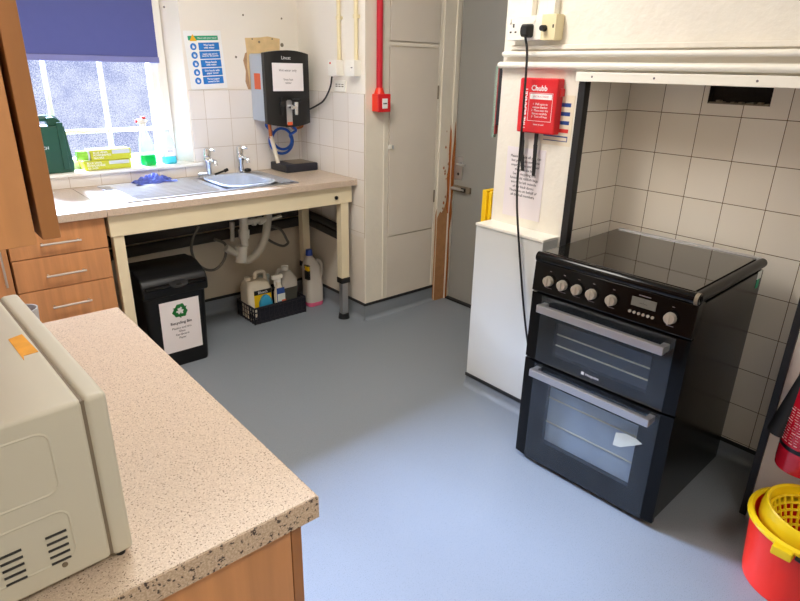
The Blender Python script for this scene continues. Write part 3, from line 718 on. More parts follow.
b = MB().cyl((.790, 3.575, 1.0625), (.85, 3.575, 1.0625), .027, 'roll_green', bev=.004).cyl((.842, 3.575, 1.0625), (.851, 3.575, 1.0625), .0275, 'grey_label')
tag(b.build('bag_roll'), 'bright green roll beside the upper yellow glove box', 'roll')
sp = thing('spray_bottle', 'clear spray bottle with red nozzle and green liquid on the sill', 'bottle', (1.165, 3.585, ZS))
x, y = 1.165, 3.585
MB().rounded([(x, y, ZS + .058, .082, .056, .022), (x, y, ZS + .10, .082, .056, .022), (x - .003, y, ZS + .14, .066, .05, .022), (x - .006, y, ZS + .19, .034, .034, .014), (x - .006, y, ZS + .215, .03, .03, .013)], 'clear_bottle').build('bottle', sp)
MB().rounded([(x, y, ZS, .076, .05, .02), (x, y, ZS + .004, .082, .056, .022), (x, y, ZS + .058, .082, .056, .022)], 'green_liquid').build('liquid', sp)
b = MB().cyl((x - .006, y, ZS + .213), (x - .006, y, ZS + .232), .017, 'white_plastic').box(x - .035, x + .018, y - .012, y + .012, ZS + .232, ZS + .256, 'white_plastic', .006)
hd = b.build('trigger_head', sp)
MB().box(x - .012, x + .012, y - .011, y + .011, ZS + .2565, ZS + .268, 'red_ink', .004).box(x - .044, x - .035, y - .008, y + .008, ZS + .236, ZS + .252, 'red_ink', .002).build('nozzle', hd)
x, y = 1.285, 3.585
sb = thing('cleaner_bottle', 'clear bottle with pale blue liquid at the right end of the sill', 'bottle', (x, y, ZS))
MB().rounded([(x, y, ZS, .074, .05, .02), (x, y, ZS + .004, .08, .056, .022), (x, y, ZS + .042, .08, .056, .022)], 'cyan_liquid').build('liquid', sb)
MB().rounded([(x, y, ZS + .042, .08, .056, .022), (x, y, ZS + .10, .08, .056, .022), (x, y, ZS + .14, .06, .05, .02), (x, y, ZS + .17, .032, .032, .014), (x, y, ZS + .19, .03, .03, .013)], 'clear_bottle').build('bottle', sb)
lb = MB().box(x - .03, x + .034, y - .0305, y - .0285, ZS + .045, ZS + .09, 'paper').build('label_panel', sb)
text('ECO', .014, (x, y - .0308, ZS + .072), (1, 0, 0), (0, 0, 1), 'ink', lb)
MB().cyl((x, y, ZS + .19), (x, y, ZS + .206), .017, 'white_plastic').build('cap', sb)

# ================================================================== NORTH RUN OF UNITS
wk = MB().box(-.2, .729, 2.908, YN - .008, .868, ZT, 'worktop', .003)
tag(wk.build('worktop'), 'speckled worktop slab left of the sink above the drawers', 'worktop')
def bar_handle(parent, p0, p1, out, name='handle'):
    p0, p1, o = Vector(p0), Vector(p1), Vector(out)
    b = MB().tube([p0 + o * .026, p1 + o * .026], .005, 'handle_metal', sub=1, n=10)
    e = (p1 - p0) * .06
    b.cyl(p0 + e, p0 + e + o * .026, .0045, 'handle_metal', n=10).cyl(p1 - e, p1 - e + o * .026, .0045, 'handle_metal', n=10)
    return b.build(name, parent)
du = thing('drawer_unit', 'beech effect drawer unit with bar handles under the left worktop', 'drawers', (.52, 3.2, 0))
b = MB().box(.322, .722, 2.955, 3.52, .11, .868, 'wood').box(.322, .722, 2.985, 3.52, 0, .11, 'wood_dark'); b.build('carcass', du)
for z0, z1, hz in ((.7235, .862, .782), (.575, .7195, .637), (.40, .571, .488), (.115, .396, .30)):
    dr = MB().box(.324, .719, 2.934, 2.9545, z0, z1, 'wood_front', .0015).build('drawer', du)
    bar_handle(dr, (.440, 2.934, hz), (.604, 2.934, hz), (0, -1, 0))
cu = thing('base_cupboard', 'beech effect base cupboard left of the drawer unit', 'cupboard', (.06, 3.2, 0))
b = MB().box(-.198, .316, 2.955, 3.52, .11, .868, 'wood').box(-.198, .316, 2.985, 3.52, 0, .11, 'wood_dark'); b.build('carcass', cu)
dr = MB().box(-.196, .314, 2.934, 2.9545, .115, .862, 'wood_front', .0015).build('door', cu)
bar_handle(dr, (.287, 2.934, .62), (.287, 2.934, .78), (0, -1, 0))
tag(MB().lathe([(.03, 0), (.034, .002), (.055, .010), (.057, .012), (.054, .013), (.03, .005)], (.565, 3.40, ZT), 'white_plastic', 28).build('saucer'), 'small white saucer on the worktop left of the sink', 'saucer')

# ================================================================== UNDER SINK ITEMS
# recycling bin
bn = thing('recycling_bin', 'black plastic bin with recycling notice under the sink table', 'bin', (1.006, 3.085, 0), 0, local=True)
MB().rounded([(0, 0, 0, .295, .255, .03), (0, 0, .01, .30, .26, .03), (0, 0, .42, .33, .288, .035), (0, 0, .425, .325, .283, .035)], 'bin_black', n=12).build('bin_body', bn)
# lid: a hood rising to the back with a curved front
t = bmesh.new(); prof = [(-.158, .415), (-.162, .465), (-.157, .486), (-.135, .513), (-.09, .532), (-.03, .543), (.05, .547), (.12, .545), (.150, .53), (.156, .415)]
b = MB(); b.prism(prof, -.172, .172, 'bin_black', Matrix(((0, 0, 1, 0), (1, 0, 0, 0), (0, 1, 0, 0), (0, 0, 0, 1))), .012, 3)
ld = b.build('lid', bn)
b = MB().tube([(-.155, -.164, .474), (-.06, -.168, .477), (.06, -.168, .477), (.155, -.164, .474)], .012, 'black_gloss', n=10)
b.build('lid_lip', ld)
b = MB().lathe([(.05, 0), (.052, .006), (.046, .010), (.0, .008)], (0, 0, 0), 'black_matte', 24, Matrix.Translation((0.01, -.170, .482)) @ Matrix.Rotation(math.radians(75), 4, 'X') @ Matrix.Diagonal((1, .42, 1, 1)), cap=False)
b.build('finger_grip', ld)
# notice on bin
slope = math.atan2((.29 - .255) / 2, .40)
nz = Vector((0, -math.sin(slope), math.cos(slope)))
o0 = Vector((-.004, -.130, .088))
def bp(u, v, off=0): return Vector((o0.x + u, -.130 - .014 * ((o0.z + v) - .01) / .41 - .0015 - off, o0.z + v))
np_ = thing('bin_notice', 'white recycling notice stuck on the front of the black bin', 'notice', (1.006, 3.085, 0), 0, local=True)
Fb = frame4(bp(0, 0), (1, 0, 0), bp(0, 1) - bp(0, 0))
MB().prism([(-.090, .0), (.119, .0), (.119, .294), (-.090, .294)], 0, .001, 'paper', Fb).build('sheet', np_)
b = MB()
for i in range(3):
    a = math.radians(120 * i); R2 = Matrix.Translation((.0145, .232, .0012)) @ Matrix.Scale(1.08, 4) @ Matrix.Rotation(a, 4, 'Z')
    b.prism([(-.033, .0015), (-.014, .035), (.004, .035), (.010, .024), (-.001, .0145), (-.012, .0145), (-.017, .0075)], 0, .0006, 'recycle_green', Fb @ R2)
    b.prism([(.006, .037), (.016, .037), (.026, .018), (.034, .022), (.026, .001), (.003, .008), (.011, .011), (.004, .026)], 0, .0006, 'recycle_green', Fb @ R2)
b.build('recycling_symbol', np_)['label'] = 'green three-arrow symbol'
ub = bp(0, 1) - bp(0, 0)
text('Recycling Bin', .0215, bp(.0145, .165, .0015), (1, 0, 0), ub, 'ink', np_, bold=.0004)
text('Plastics and tins\nGlass\nCardboard\nPaper', .0165, bp(.0145, .107, .0015), (1, 0, 0), ub, 'ink', np_, lsp=1.15)
# crate with bottles
cr = thing('plastic_crate', 'low dark blue plastic crate of cleaning bottles beneath the sink', 'crate', (1.75, 3.31, 0))
cx0, cx1, cy0, cy1, ch = 1.565, 1.935, 3.20, 3.43, .115
b = MB().box(cx0, cx1, cy0, cy1, 0, .006, 'crate_navy')
def lattice(p0, p1, nx):
    p0, p1 = Vector(p0), Vector(p1); dd = (p1 - p0)
    for z in (.012, .045, .078, .108): b.tube([p0 + Vector((0, 0, z)), p1 + Vector((0, 0, z))], .0065 if z > .1 or z < .02 else .004, 'crate_navy', sub=1, n=6)
    for i in range(nx + 1):
        q = p0 + dd * i / nx; b.tube([q, q + Vector((0, 0, .108))], .005, 'crate_navy', sub=1, n=6)
    for i in range(nx):
        q, q2 = p0 + dd * i / nx, p0 + dd * (i + 1) / nx
        b.tube([q + Vector((0, 0, .012)), q2 + Vector((0, 0, .078))], .0035, 'crate_navy', sub=1, n=6)
lattice((cx0, cy0, 0), (cx1, cy0, 0), 11); lattice((cx0, cy1, 0), (cx1, cy1, 0), 11); lattice((cx0, cy0, 0), (cx0, cy1, 0), 7); lattice((cx1, cy0, 0), (cx1, cy1, 0), 7)
b.box(cx0 + .02, cx1 - .004, cy0 - .002, cy0 + .002, .02, .10, 'crate_navy').box(cx1 - .002, cx1 + .002, cy0, cy1, .01, .10, 'crate_navy').box(cx0, cx1, cy1 - .002, cy1 + .002, .01, .10, 'crate_navy')
b.build('basket', cr)
zc = .0065
j = thing('bleach_jug', 'large cream jug with yellow and black label in the crate', 'jug', (1.645, 3.325, zc))
x, y = 1.645, 3.325
MB().rounded([(x, y, zc, .155, .12, .02), (x, y, zc + .01, .165, .13, .025), (x, y, zc + .20, .165, .13, .025), (x, y, zc + .235, .15, .115, .03), (x - .03, y, zc + .255, .08, .08, .03)], 'jug_white').build('jug_body', j)
MB().tube([(x - .005, y, zc + .235), (x + .005, y, zc + .285), (x + .03, y, zc + .295), (x + .065, y, zc + .285), (x + .075, y, zc + .225)], .012, 'jug_white', n=10).build('handle', j)
MB().cyl((x - .05, y, zc + .235), (x - .05, y, zc + .275), .022, 'jug_white', bev=.003).build('cap', j)
lb = MB().box(x - .045, x + .075, y - .0672, y - .0652, zc + .075, zc + .19, 'yellow').build('label_panel', j)
MB().box(x - .045, x + .075, y - .0685, y - .067, zc + .165, zc + .195, 'black').build('label_band', lb)
text('Bleach', .026, (x + .015, y - .0690, zc + .179), (1, 0, 0), (0, 0, 1), 'poster_white', lb)
x, y = 1.665, 3.232
j = thing('detergent_bottle', 'small teal bottle at the front of the crate', 'bottle', (x, y, zc))
MB().rounded([(x, y, zc, .085, .04, .018), (x, y, zc + .05, .095, .042, .02), (x, y, zc + .12, .09, .042, .02), (x, y, zc + .15, .06, .034, .015), (x, y, zc + .165, .03, .022, .01)], 'label_blue').build('bottle', j)
MB().rounded([(x, y, zc + .012, .098, .045, .018), (x, y, zc + .06, .098, .045, .018)], 'sticker').build('label_panel', j)
x, y = 1.763, 3.392
j = thing('spray_bottle', 'pale green trigger spray bottle between the jug and the white sprayer', 'bottle', (x, y, zc))
MB().rounded([(x, y, zc, .055, .05, .018), (x, y, zc + .15, .055, .05, .018), (x, y, zc + .19, .03, .03, .012)], 'milky').build('bottle', j)
MB().cyl((x, y, zc + .185), (x, y, zc + .215), .018, 'sticker').box(x - .055, x + .02, y - .012, y + .012, zc + .215, zc + .243, 'sticker', .006).box(x - .035, x - .025, y - .006, y + .006, zc + .16, zc + .216, 'sticker', .003).build('trigger_head', j)
x, y = 1.768, 3.245
j = thing('spray_bottle', 'white trigger spray bottle with blue and orange label in the crate', 'bottle', (x, y, zc))
MB().rounded([(x, y, zc, .06, .05, .018), (x, y, zc + .16, .06, .05, .018), (x, y, zc + .215, .03, .03, .012), (x, y, zc + .235, .028, .028, .012)], 'jug_white').build('bottle', j)
hd = MB().cyl((x, y, zc + .23), (x, y, zc + .255), .017, 'white_plastic').box(x - .045, x + .03, y - .013, y + .013, zc + .25, zc + .28, 'white_plastic', .007).box(x - .03, x - .021, y - .006, y + .006, zc + .20, zc + .252, 'white_plastic', .003).build('trigger_head', j)
lb = MB().box(x - .028, x + .028, y - .0268, y - .0250, zc + .10, zc + .195, 'navy_ink').build('label_panel', j)
MB().box(x - .024, x + .03, y - .0282, y - .0266, zc + .105, zc + .155, 'sticker').build('label_patch', lb)
MB().box(x + .004, x + .034, y - .0292, y - .0280, zc + .08, zc + .112, 'orange').build('label_corner', lb)
x, y = 1.866, 3.325
j = thing('detergent_jug', 'translucent jug half full of dark grey liquid in the crate', 'jug', (x, y, zc))
MB().rounded([(x, y, zc, .12, .12, .02), (x, y, zc + .01, .125, .125, .025), (x, y, zc + .165, .125, .125, .025)], 'grey_liquid').build('liquid', j)
MB().rounded([(x, y, zc + .165, .125, .125, .025), (x, y, zc + .21, .125, .125, .025), (x, y, zc + .255, .085, .085, .03), (x, y, zc + .272, .04, .04, .018)], 'milky').build('jug_body', j)
MB().cyl((x, y, zc + .268), (x, y, zc + .297), .024, 'white_plastic').build('cap', j)
MB().tube([(x - .05, y + .01, zc + .20), (x - .062, y + .01, zc + .235), (x - .042, y + .01, zc + .275), (x - .012, y + .01, zc + .262)], .009, 'milky', n=8).build('handle', j)
# big pink bottle on the floor
x, y = 2.055, 3.29
j = thing('water_bottle', 'tall translucent bottle with blue cap and pink residue beside the crate', 'bottle', (x, y, 0))
MB().rounded([(x, y, 0, .115, .10, .03), (x, y, .008, .125, .11, .035), (x, y, .03, .125, .11, .035)], 'pink_liquid').build('liquid', j)
MB().rounded([(x, y, .03, .125, .11, .035), (x, y, .17, .125, .11, .035), (x, y, .20, .115, .10, .035), (x - .01, y, .27, .12, .10, .04), (x - .015, y, .32, .085, .075, .035), (x - .02, y, .345, .045, .045, .02), (x - .02, y, .36, .04, .04, .018)], 'milky').build('bottle', j)
MB().tube([(x + .03, y, .31), (x + .068, y, .285), (x + .072, y, .22), (x + .048, y, .17)], .015, 'milky', n=8).build('handle', j)
MB().cyl((x - .02, y, .355), (x - .02, y, .395), .024, 'blue_cap', r1=.021, bev=.002).build('cap', j)
lb = MB().box(x - .068, x - .05, y - .055, y - .01, .20, .30, 'black').box(x - .07, x - .055, y - .057, y - .02, .265, .295, 'yellow').build('label_panel', j)

# ================================================================== PIER ITEMS
XP = 2.17
s = thing('double_socket', 'white double socket box with black plug above the pier pipes', 'socket', (XP, 1.70, 1.65))
MB().box(XP - .045, XP, 1.617, 1.79, 1.652, 1.742, 'white_plastic', .004).build('box', s)
MB().box(XP - .053, XP - .045, 1.617, 1.79, 1.652, 1.742, 'white_plastic', .002).build('face_plate', s)
b = MB().box(XP - .0545, XP - .0525, 1.755, 1.762, 1.70, 1.715, 'black').box(XP - .0545, XP - .0525, 1.768, 1.777, 1.68, 1.686, 'black').box(XP - .0545, XP - .0525, 1.742, 1.751, 1.68, 1.686, 'black'); b.build('socket_holes', s)
b = MB().box(XP - .057, XP - .0525, 1.772, 1.782, 1.715, 1.733, 'white_plastic', .001).box(XP - .057, XP - .0525, 1.65, 1.66, 1.715, 1.733, 'white_plastic', .001); b.build('rocker', s)
pgl = thing('power_plug', 'black three-pin plug with long cord in the double socket', 'plug', (XP - .053, 1.683, 1.69))
MB().rounded([(0, 0, 0, .058, .052, .012), (0, 0, .03, .054, .048, .012), (0, 0, .042, .036, .034, .012)], 'black_matte', M4=Matrix.Translation((XP - .054, 1.677, 1.686)) @ Matrix.Scale(.88, 4) @ Matrix.Rotation(-PI / 2, 4, 'Y')).build('plug_body', pgl)
cpts = [(XP - .075, 1.677, 1.666), PX(527, 55, 2.09), PX(524, 100, 2.07), PX(520, 150, 2.075), PX(517.5, 180, 2.07), PX(517, 205, 2.06), PX(518, 228, 2.045), PX(520, 260, 2.048), PX(523, 300, 2.05), PX(526, 330, 2.045), PX(530, 360, 2.045), PX(534, 395, 2.045)]
MB().tube(cpts, .0048, 'black', n=8).build('cord', pgl)
s = thing('isolator_switch', 'cream isolator switch with dark knob right of the double socket', 'switch', (XP, 1.59, 1.65))
MB().box(XP - .048, XP, 1.548, 1.6165, 1.650, 1.744, 'cream_plastic', .004).build('box', s)
MB().box(XP - .055, XP - .048, 1.548, 1.6165, 1.650, 1.744, 'cream_plastic', .002).build('face_plate', s)
MB().cyl((XP - .054, 1.598, 1.693), (XP - .080, 1.598, 1.693), .0125, 'black_matte', r1=.0105, bev=.002).build('knob', s)
MB().box(XP - .0565, XP - .0545, 1.556, 1.562, 1.694, 1.706, 'black').build('indicator', s)
tag(MB().box(XP - .03, XP, 1.69, 1.722, 1.743, HZ, 'white_plastic', .004).build('trunking'), 'white trunking rising above the double socket', 'trunking')
tag(MB().box(XP - .034, XP, 1.575, 1.612, 1.745, HZ, 'white_plastic', .004).build('trunking'), 'white trunking rising above the isolator switch', 'trunking')
for z, r, y1, lab in ((1.600, .0105, 1.835, 'upper white pipe across the wall above the cooker alcove'), (1.556, .0135, 1.852, 'lower white pipe across the wall above the cooker alcove')):
    p = thing('wall_pipe', lab, 'pipe', (2.14, 1, z))
    MB().tube([(2.147, -.9, z), (2.147, .5, z), (2.147, 1.2, z), (2.147, y1 - .01, z)], r, 'white_gloss', n=14, sub=1).lathe([(r, 0), (r * .8, r * .5), (r * .3, r * .8)], (0, 0, 0), 'white_gloss', 14, Matrix.Translation((2.147, y1 - .01, z)) @ Matrix.Rotation(-PI / 2, 4, 'X')).build('pipe', p)
    b = MB()
    for yy in (.3, 1.62): b.box(2.14, 2.17, yy - .012, yy + .012, z - r * .8, z + r * .8, 'white_gloss', .003)
    b.build('clip', p)
struct(MB().box(2.155, 2.172, -.9, 1.80, 1.616, 1.635, 'plaster_rough', .005).box(2.162, 2.172, -.9, 1.842, 1.536, 1.542, 'plaster_rough', .002).build('trim_11'))
# fire blanket
fb = thing('fire_blanket', 'red fire blanket case hanging on the pier left of the cooker', 'fire blanket', (XP, 1.61, 1.285))
b = MB().box(XP - .046, XP, 1.512, 1.706, 1.288, 1.508, 'red', .008, 3); b.build('case', fb)
MB().box(XP - .03, XP - .002, 1.506, 1.514, 1.44, 1.47, 'red', .002).build('side_tab', fb)
R_, U_ = (0, -1, 0), (0, 0, 1); xf = XP - .0466
text('Chubb', .030, (xf, 1.602, 1.468), R_, U_, 'ink_white', fb, bold=.0006)
text('FIRE BLANKET', .026, (xf, 1.668, 1.388), (0, 0, 1), (0, 1, 0), 'ink_white', fb, bold=.0006)
b = MB().box(xf - .0004, xf, 1.535, 1.645, 1.425, 1.446, 'ink_white')
for (y0, y1, z0, z1) in ((1.53, 1.65, 1.4485, 1.4500), (1.53, 1.65, 1.338, 1.3395), (1.53, 1.5315, 1.338, 1.45), (1.6485, 1.65, 1.338, 1.45)): b.box(xf - .0004, xf, y0, y1, z0, z1, 'ink_white')
b.build('label_panel', fb)
text('INSTRUCTIONS', .011, (xf - .0003, 1.59, 1.4355), R_, U_, 'red_ink', fb)
text('1  Pull tapes to\nrelease blanket\n2  Place over the\nflames carefully\n3  Turn off heat', .0125, (xf, 1.59, 1.381), R_, U_, 'ink_white', fb, lsp=1.0)
text('Leave to cool', .0095, (xf, 1.59, 1.325), R_, U_, 'ink_white', fb)
for pp in ([(522, 127), (522.5, 140), (522, 155), (522.5, 169)], [(537, 130), (535.5, 145), (534.5, 160), (533.5, 174)]):
    pts = [PX(a, c, 2.145) for a, c in pp]
    w0 = .0105
    b = MB()
    for a, c in zip(pts, pts[1:]): b.prism([(a.y - w0 if a is not pts[0] else a.y - w0, a.z), (a.y + w0, a.z), (c.y + w0 * .85, c.z), (c.y - w0 * .85, c.z)], -.001, .001, 'black_matte', Matrix(((0, 0, 1, 2.145), (1, 0, 0, 0), (0, 1, 0, 0), (0, 0, 0, 1))))
    c = pts[-1]; b.box(2.1425, 2.1475, c.y - .008, c.y + .008, c.z - .008, c.z + .004, 'black_matte', .001)
    b.build('pull_strap', fb)
# poster behind blanket
sp = thing('safety_poster', 'cream safety sheet with blue and red bands half behind the fire blanket', 'poster', (XP, 1.53, 1.24))
MB().box(XP - .002, XP, 1.455, 1.605, 1.245, 1.445, 'paper_cream').build('sheet', sp)
b = MB()
for z, m in ((1.40, 'navy_ink'), (1.365, 'navy_ink'), (1.33, 'navy_ink'), (1.298, 'red_ink')): b.box(XP - .003, XP - .0018, 1.470, 1.56, z, z + .015, m)
for (y0, y1, z0, z1) in ((1.47, 1.59, 1.262, 1.265), (1.47, 1.59, 1.279, 1.284), (1.47, 1.473, 1.262, 1.284)): b.box(XP - .003, XP - .0018, y0, y1, z0, z1, 'navy_ink')
b.build('bands', sp)
# notice
nt = thing('paper_notice', 'laminated white notice on the pier under the fire blanket straps', 'notice', (XP, 1.67, .905))
MB().box(XP - .0022, XP, 1.567, 1.778, .905, 1.217, 'paper_gloss').build('sheet', nt)
text("Please recycle all you can\nbut please do not leave\nempty boxes and other\nthings in the hall\nLarge recycling and\nhousehold rubbish bags\nare to be left outside\nof the back doors\nThank you on behalf of\nall the hall members", .0165, (XP - .0026, 1.672, 1.092), R_, U_, 'ink', nt, lsp=1.15)
# hanging strip and yellow panel on the door side
hs = thing('hanging_strip', 'narrow green and red speckled strip hanging at the pier edge by the door', 'strip', (2.18, 1.86, 1.24))
q = base('strip_green', (134, 152, 138), .8, var=.5, vscale=220); M['strip_green'] = q.m; M['strip_red'] = base('strip_red', (150, 60, 60), .8, var=.5, vscale=120).m
MB().box(2.172, 2.19, 1.872, 1.888, 1.245, 1.552, 'strip_green', .002).build('green_edge', hs)
MB().box(2.172, 2.19, 1.8655, 1.872, 1.26, 1.552, 'strip_red', .001).build('red_edge', hs)
MB().box(2.172, 2.20, 1.8455, 1.8655, 1.30, 1.545, 'black_trim', .001).build('dark_edge', hs)
yp = thing('floor_sign', 'yellow folded plastic sign standing between ledge and door', 'sign', (2.2, 1.88, 0))
MB().box(2.155, 2.40, 1.872, 1.90, .0, 1.0, 'yellow', .004).build('front_leaf', yp)
MB().box(2.165, 2.40, 1.850, 1.870, .0, .995, 'yellow', .004).build('rear_leaf', yp)

# ================================================================== COOKER
ck = thing('cooker', 'black freestanding electric cooker in the tiled alcove', 'cooker', (1.783, 1.283, 0), math.atan2(-.99926609, .0383052), local=True)
W, D = .60, .60
b = MB().box(.004, W - .004, .03, D, .03, .862, 'black_side', .004); b.build('carcass', ck)
b = MB()
for xx in (.05, W - .05):
    for yy in (.09, D - .06): b.cyl((xx, yy, 0), (xx, yy, .034), .02, 'black_matte', n=14)
b.build('feet', ck)
def door(z0, z1, wz0, wz1, hz, wx0=.115, wx1=.49):
    # black door with sloping sides, glass front, see-through window
    dr = MB()
    for a, c, e, f in ((.018, wx0, z0, z1), (wx1, W - .018, z0, z1), (wx0, wx1, z0, wz0), (wx0, wx1, wz1, z1)):
        pass
    sec = lambda x: .0
    dr.prism([(-.008, .03), (-.008, .012), (.036, .004), (wx0, .004), (wx0, .03)], z0, z1, 'black_gloss').prism([(W - .003, .03), (wx1, .03), (wx1, .004), (W - .045, .004), (W - .003, .012)], z0, z1, 'black_gloss')
    dr.box(wx0, wx1, .004, .03, z0, wz0, 'black_gloss').box(wx0, wx1, .004, .03, wz1, z1, 'black_gloss')
    do = dr.build('oven_door', ck)
    MB().box(.045, W - .045, .0, .004, z0 + .003, z1 - .003, 'oven_glass').build('door_glass', do)
    hb = MB().box(.056, .540, -.050, -.030, hz, hz + .030, 'alu', .003).box(.056, .078, -.034, .002, hz + .003, hz + .027, 'alu', .002).box(.518, .540, -.034, .002, hz + .003, hz + .027, 'alu', .002)
    hb.build('handle', do)
    return do
ud = door(.470, .745, .515, .655, .692)
ldr = door(.022, .462, .125, .385, .423)
text('Hotpoint', .0145, (.292, -.0006, .497), (1, 0, 0), (0, 0, 1), 'ink_white', ud)
b = MB().box(.248, .259, -.0012, .0, .492, .503, 'ink_white'); b.build('emblem', ud)
lab = MB().prism([(.412, .268), (.44, .272), (.49, .305), (.515, .324), (.49, .335), (.452, .335), (.416, .322)], 0, .001, 'sticker', frame4((0, -.0004, 0), (1, 0, 0), (0, 0, 1)))
lab.build('torn_label', ldr)['label'] = 'torn white sticker on the lower glass'
# oven interiors with racks, recessed in the carcass behind the glass
for (z0, z1, rz, lm) in ((.515, .655, (.555, .60), 'oven_dark'), (.125, .385, (.215, .325), 'oven_liner')):
    b = MB()
    b.box(.075, .525, .026, .0302, z0 - .015, z1 + .015, lm)
    b.build('oven_liner', ck)
    for z in rz:
        b = MB().tube([(.11, .0235, z), (.49, .0225, z)], .0030, 'gold_rack', sub=1, n=6)
        b.build('oven_shelf', ck)
# fascia
prof = [(.004, .752), (.000, .756), (.006, .868), (.03, .875), (.06, .872), (.06, .752)]
Fx = Matrix(((0, 0, 1, 0), (1, 0, 0, 0), (0, 1, 0, 0), (0, 0, 0, 1)))
fs = MB().prism(prof, -.004, W - .001, 'black_gloss', Fx, .003).build('fascia', ck)
ysl = lambda z: .000 + (z - .756) * .0536
for u in (.068, .127, .187, .245, .321, .526):
    z = .808; y0 = ysl(z)
    kb = MB().cyl((u, y0 + .002, z), (u, y0 - .004, z), .0245, 'black_gloss', n=28).cyl((u, y0 - .003, z), (u, y0 - .022, z), .0195, 'knob', r1=.0175, n=28, bev=.002)
    kb.box(u - .0035, u + .0035, y0 - .0275, y0 - .02, z - .017, z + .017, 'knob', .0015)
    kb.build('knob', fs)
b = MB().box(.388, .472, ysl(.82) - .0022, ysl(.82) + .003, .811, .842, 'lcd', .001); b.build('display', fs)
text('--:--', .018, (.43, ysl(.82) - .0026, .8265), (1, 0, 0), (0, 0, 1), 'ink', fs)
b = MB()
for i in range(6): MB().cyl((.389 + i * .0158, ysl(.79) + .002, .789), (.389 + i * .0158, ysl(.79) - .005, .789), .0048, 'knob', n=14).build('button', fs)
b = MB().box(.41, .45, ysl(.85) - .0006, ysl(.85) + .002, .8495, .8525, 'ink_soft')
for u in (.068, .127, .187, .245, .321, .526): b.box(u - .004, u + .004, ysl(.843) - .0006, ysl(.843) + .002, .8425, .8445, 'ink_soft').box(u - .012, u + .012, ysl(.78) - .0006, ysl(.78) + .002, .778, .780, 'ink_soft')
b.build('marking', fs)
# bullnose front rail, side rails, glass lid, hinge rail
fr = MB().tube([(-.003, .020, .884), (W - .003, .020, .884)], .0195, 'black_gloss', sub=1, n=20).box(.003, W - .003, .02, .05, .866, .8985, 'black_gloss', .003)
fr.tube([(W - .015, .02, .886), (W - .015, D, .886)], .0175, 'rail_black', sub=1, n=16)
fr.build('trim_rail', ck)
MB().box(.02, W - .02, .05, D - .005, .86, .893, 'black_matte').build('hob', ck)
MB().box(.004, W - .034, .042, D - .006, .893, .9005, 'lid_glass', .0015).build('glass_lid', ck)
MB().box(.01, W - .02, D - .010, D + .004, .888, .9055, 'alu', .003).build('hinge_rail', ck)
MB().lathe([(.0205, -.006), (.0205, .006)], (0, 0, 0), 'grime', 20, Matrix.Translation((W - .012, .02, .884)) @ Matrix.Rotation(PI / 2, 4, 'Y')).build('end_cap', ck)
st = MB().box(W - .0045, W - .0025, D - .06, D - .02, .835, .865, 'sticker').build('rating_label', ck)
MB().box(W - .0045, W - .0022, D - .055, D - .03, .80, .834, 'sticker_green').build('green_tag', st)

# ================================================================== EXTINGUISHER AND BUCKET
ex = thing('fire_extinguisher', 'red fire extinguisher with black hose hung on the wall above the mop bucket', 'extinguisher', (2.085, .365, .322))
x, y, z = 2.085, .365, .322
MB().lathe([(.060, 0), (.074, .008), (.076, .03), (.076, .36), (.070, .395), (.045, .425), (.022, .44), (.020, .46)], (x, y, z), 'red_ext', 36).build('cylinder', ex)
lb = MB().lathe([(.0766, .095), (.0766, .255)], (x, y, z), 'paper', 36, cap=False)
lb = MB().lathe([(.0764, .085), (.0768, .09), (.0768, .095), (.0764, .10)], (x, y, z), 'black', 36, cap=False).build('label_band', ex)
for i in range(14):
    zz = z + .112 + i * .0095
    b = MB()
    for k in range(10):
        a0 = math.radians(120 + k * 14 + random.uniform(0, 4)); a1 = a0 + math.radians(random.uniform(6, 10))
        pts = [(x + .0768 * math.cos(a), y + .0768 * math.sin(a)) for a in (a0, (a0 + a1) / 2, a1)]
        b.tube([(px, py, zz) for px, py in pts], (.0014 if i % 4 == 0 else .0009), 'pink_print', sub=1, n=4)
    b.build('label_line', ex)
b = MB().cyl((x, y, z + .45), (x, y, z + .50), .022, 'alu').box(x - .10, x + .02, y - .012, y + .012, z + .50, z + .515, 'black', .003).box(x - .09, x + .02, y - .012, y + .012, z + .535, z + .548, 'black', .003); b.build('valve', ex)
p0 = Vector((2.07, .450, .43)); p1 = Vector((2.055, .41, .66))
MB().cyl(p0, p1, .034, 'black_matte', r1=.024, n=20, bev=.003).build('discharge_horn', ex)
MB().tube([p1, Vector((2.05, .43, .74)), Vector((2.06, .40, .79)), Vector((x, y - .01, .775))], .009, 'black_matte').build('hose', ex)
MB().box(2.155, 2.17, y - .02, y + .02, z + .2, z + .40, 'alu', .002).build('bracket', ex)

bx, by = 1.95, .265
bk = thing('mop_bucket', 'red mop bucket with yellow wringer beside the cooker alcove', 'bucket', (bx, by, 0))
n = 40
MB().lathe([(.0, .006), (.140, .006), (.143, .0), (.149, .002), (.152, .02), (.168, .228), (.172, .232), (.168, .234), (.162, .226), (.145, .02), (.0, .016)], (bx, by, 0), 'bucket_red', n, cap=False).build('bucket_body', bk)
rim = MB().lathe([(.162, .220), (.173, .222), (.180, .230), (.179, .240), (.168, .245), (.160, .238)], (bx, by, 0), 'bucket_yellow', n, cap=False).build('rim', bk)
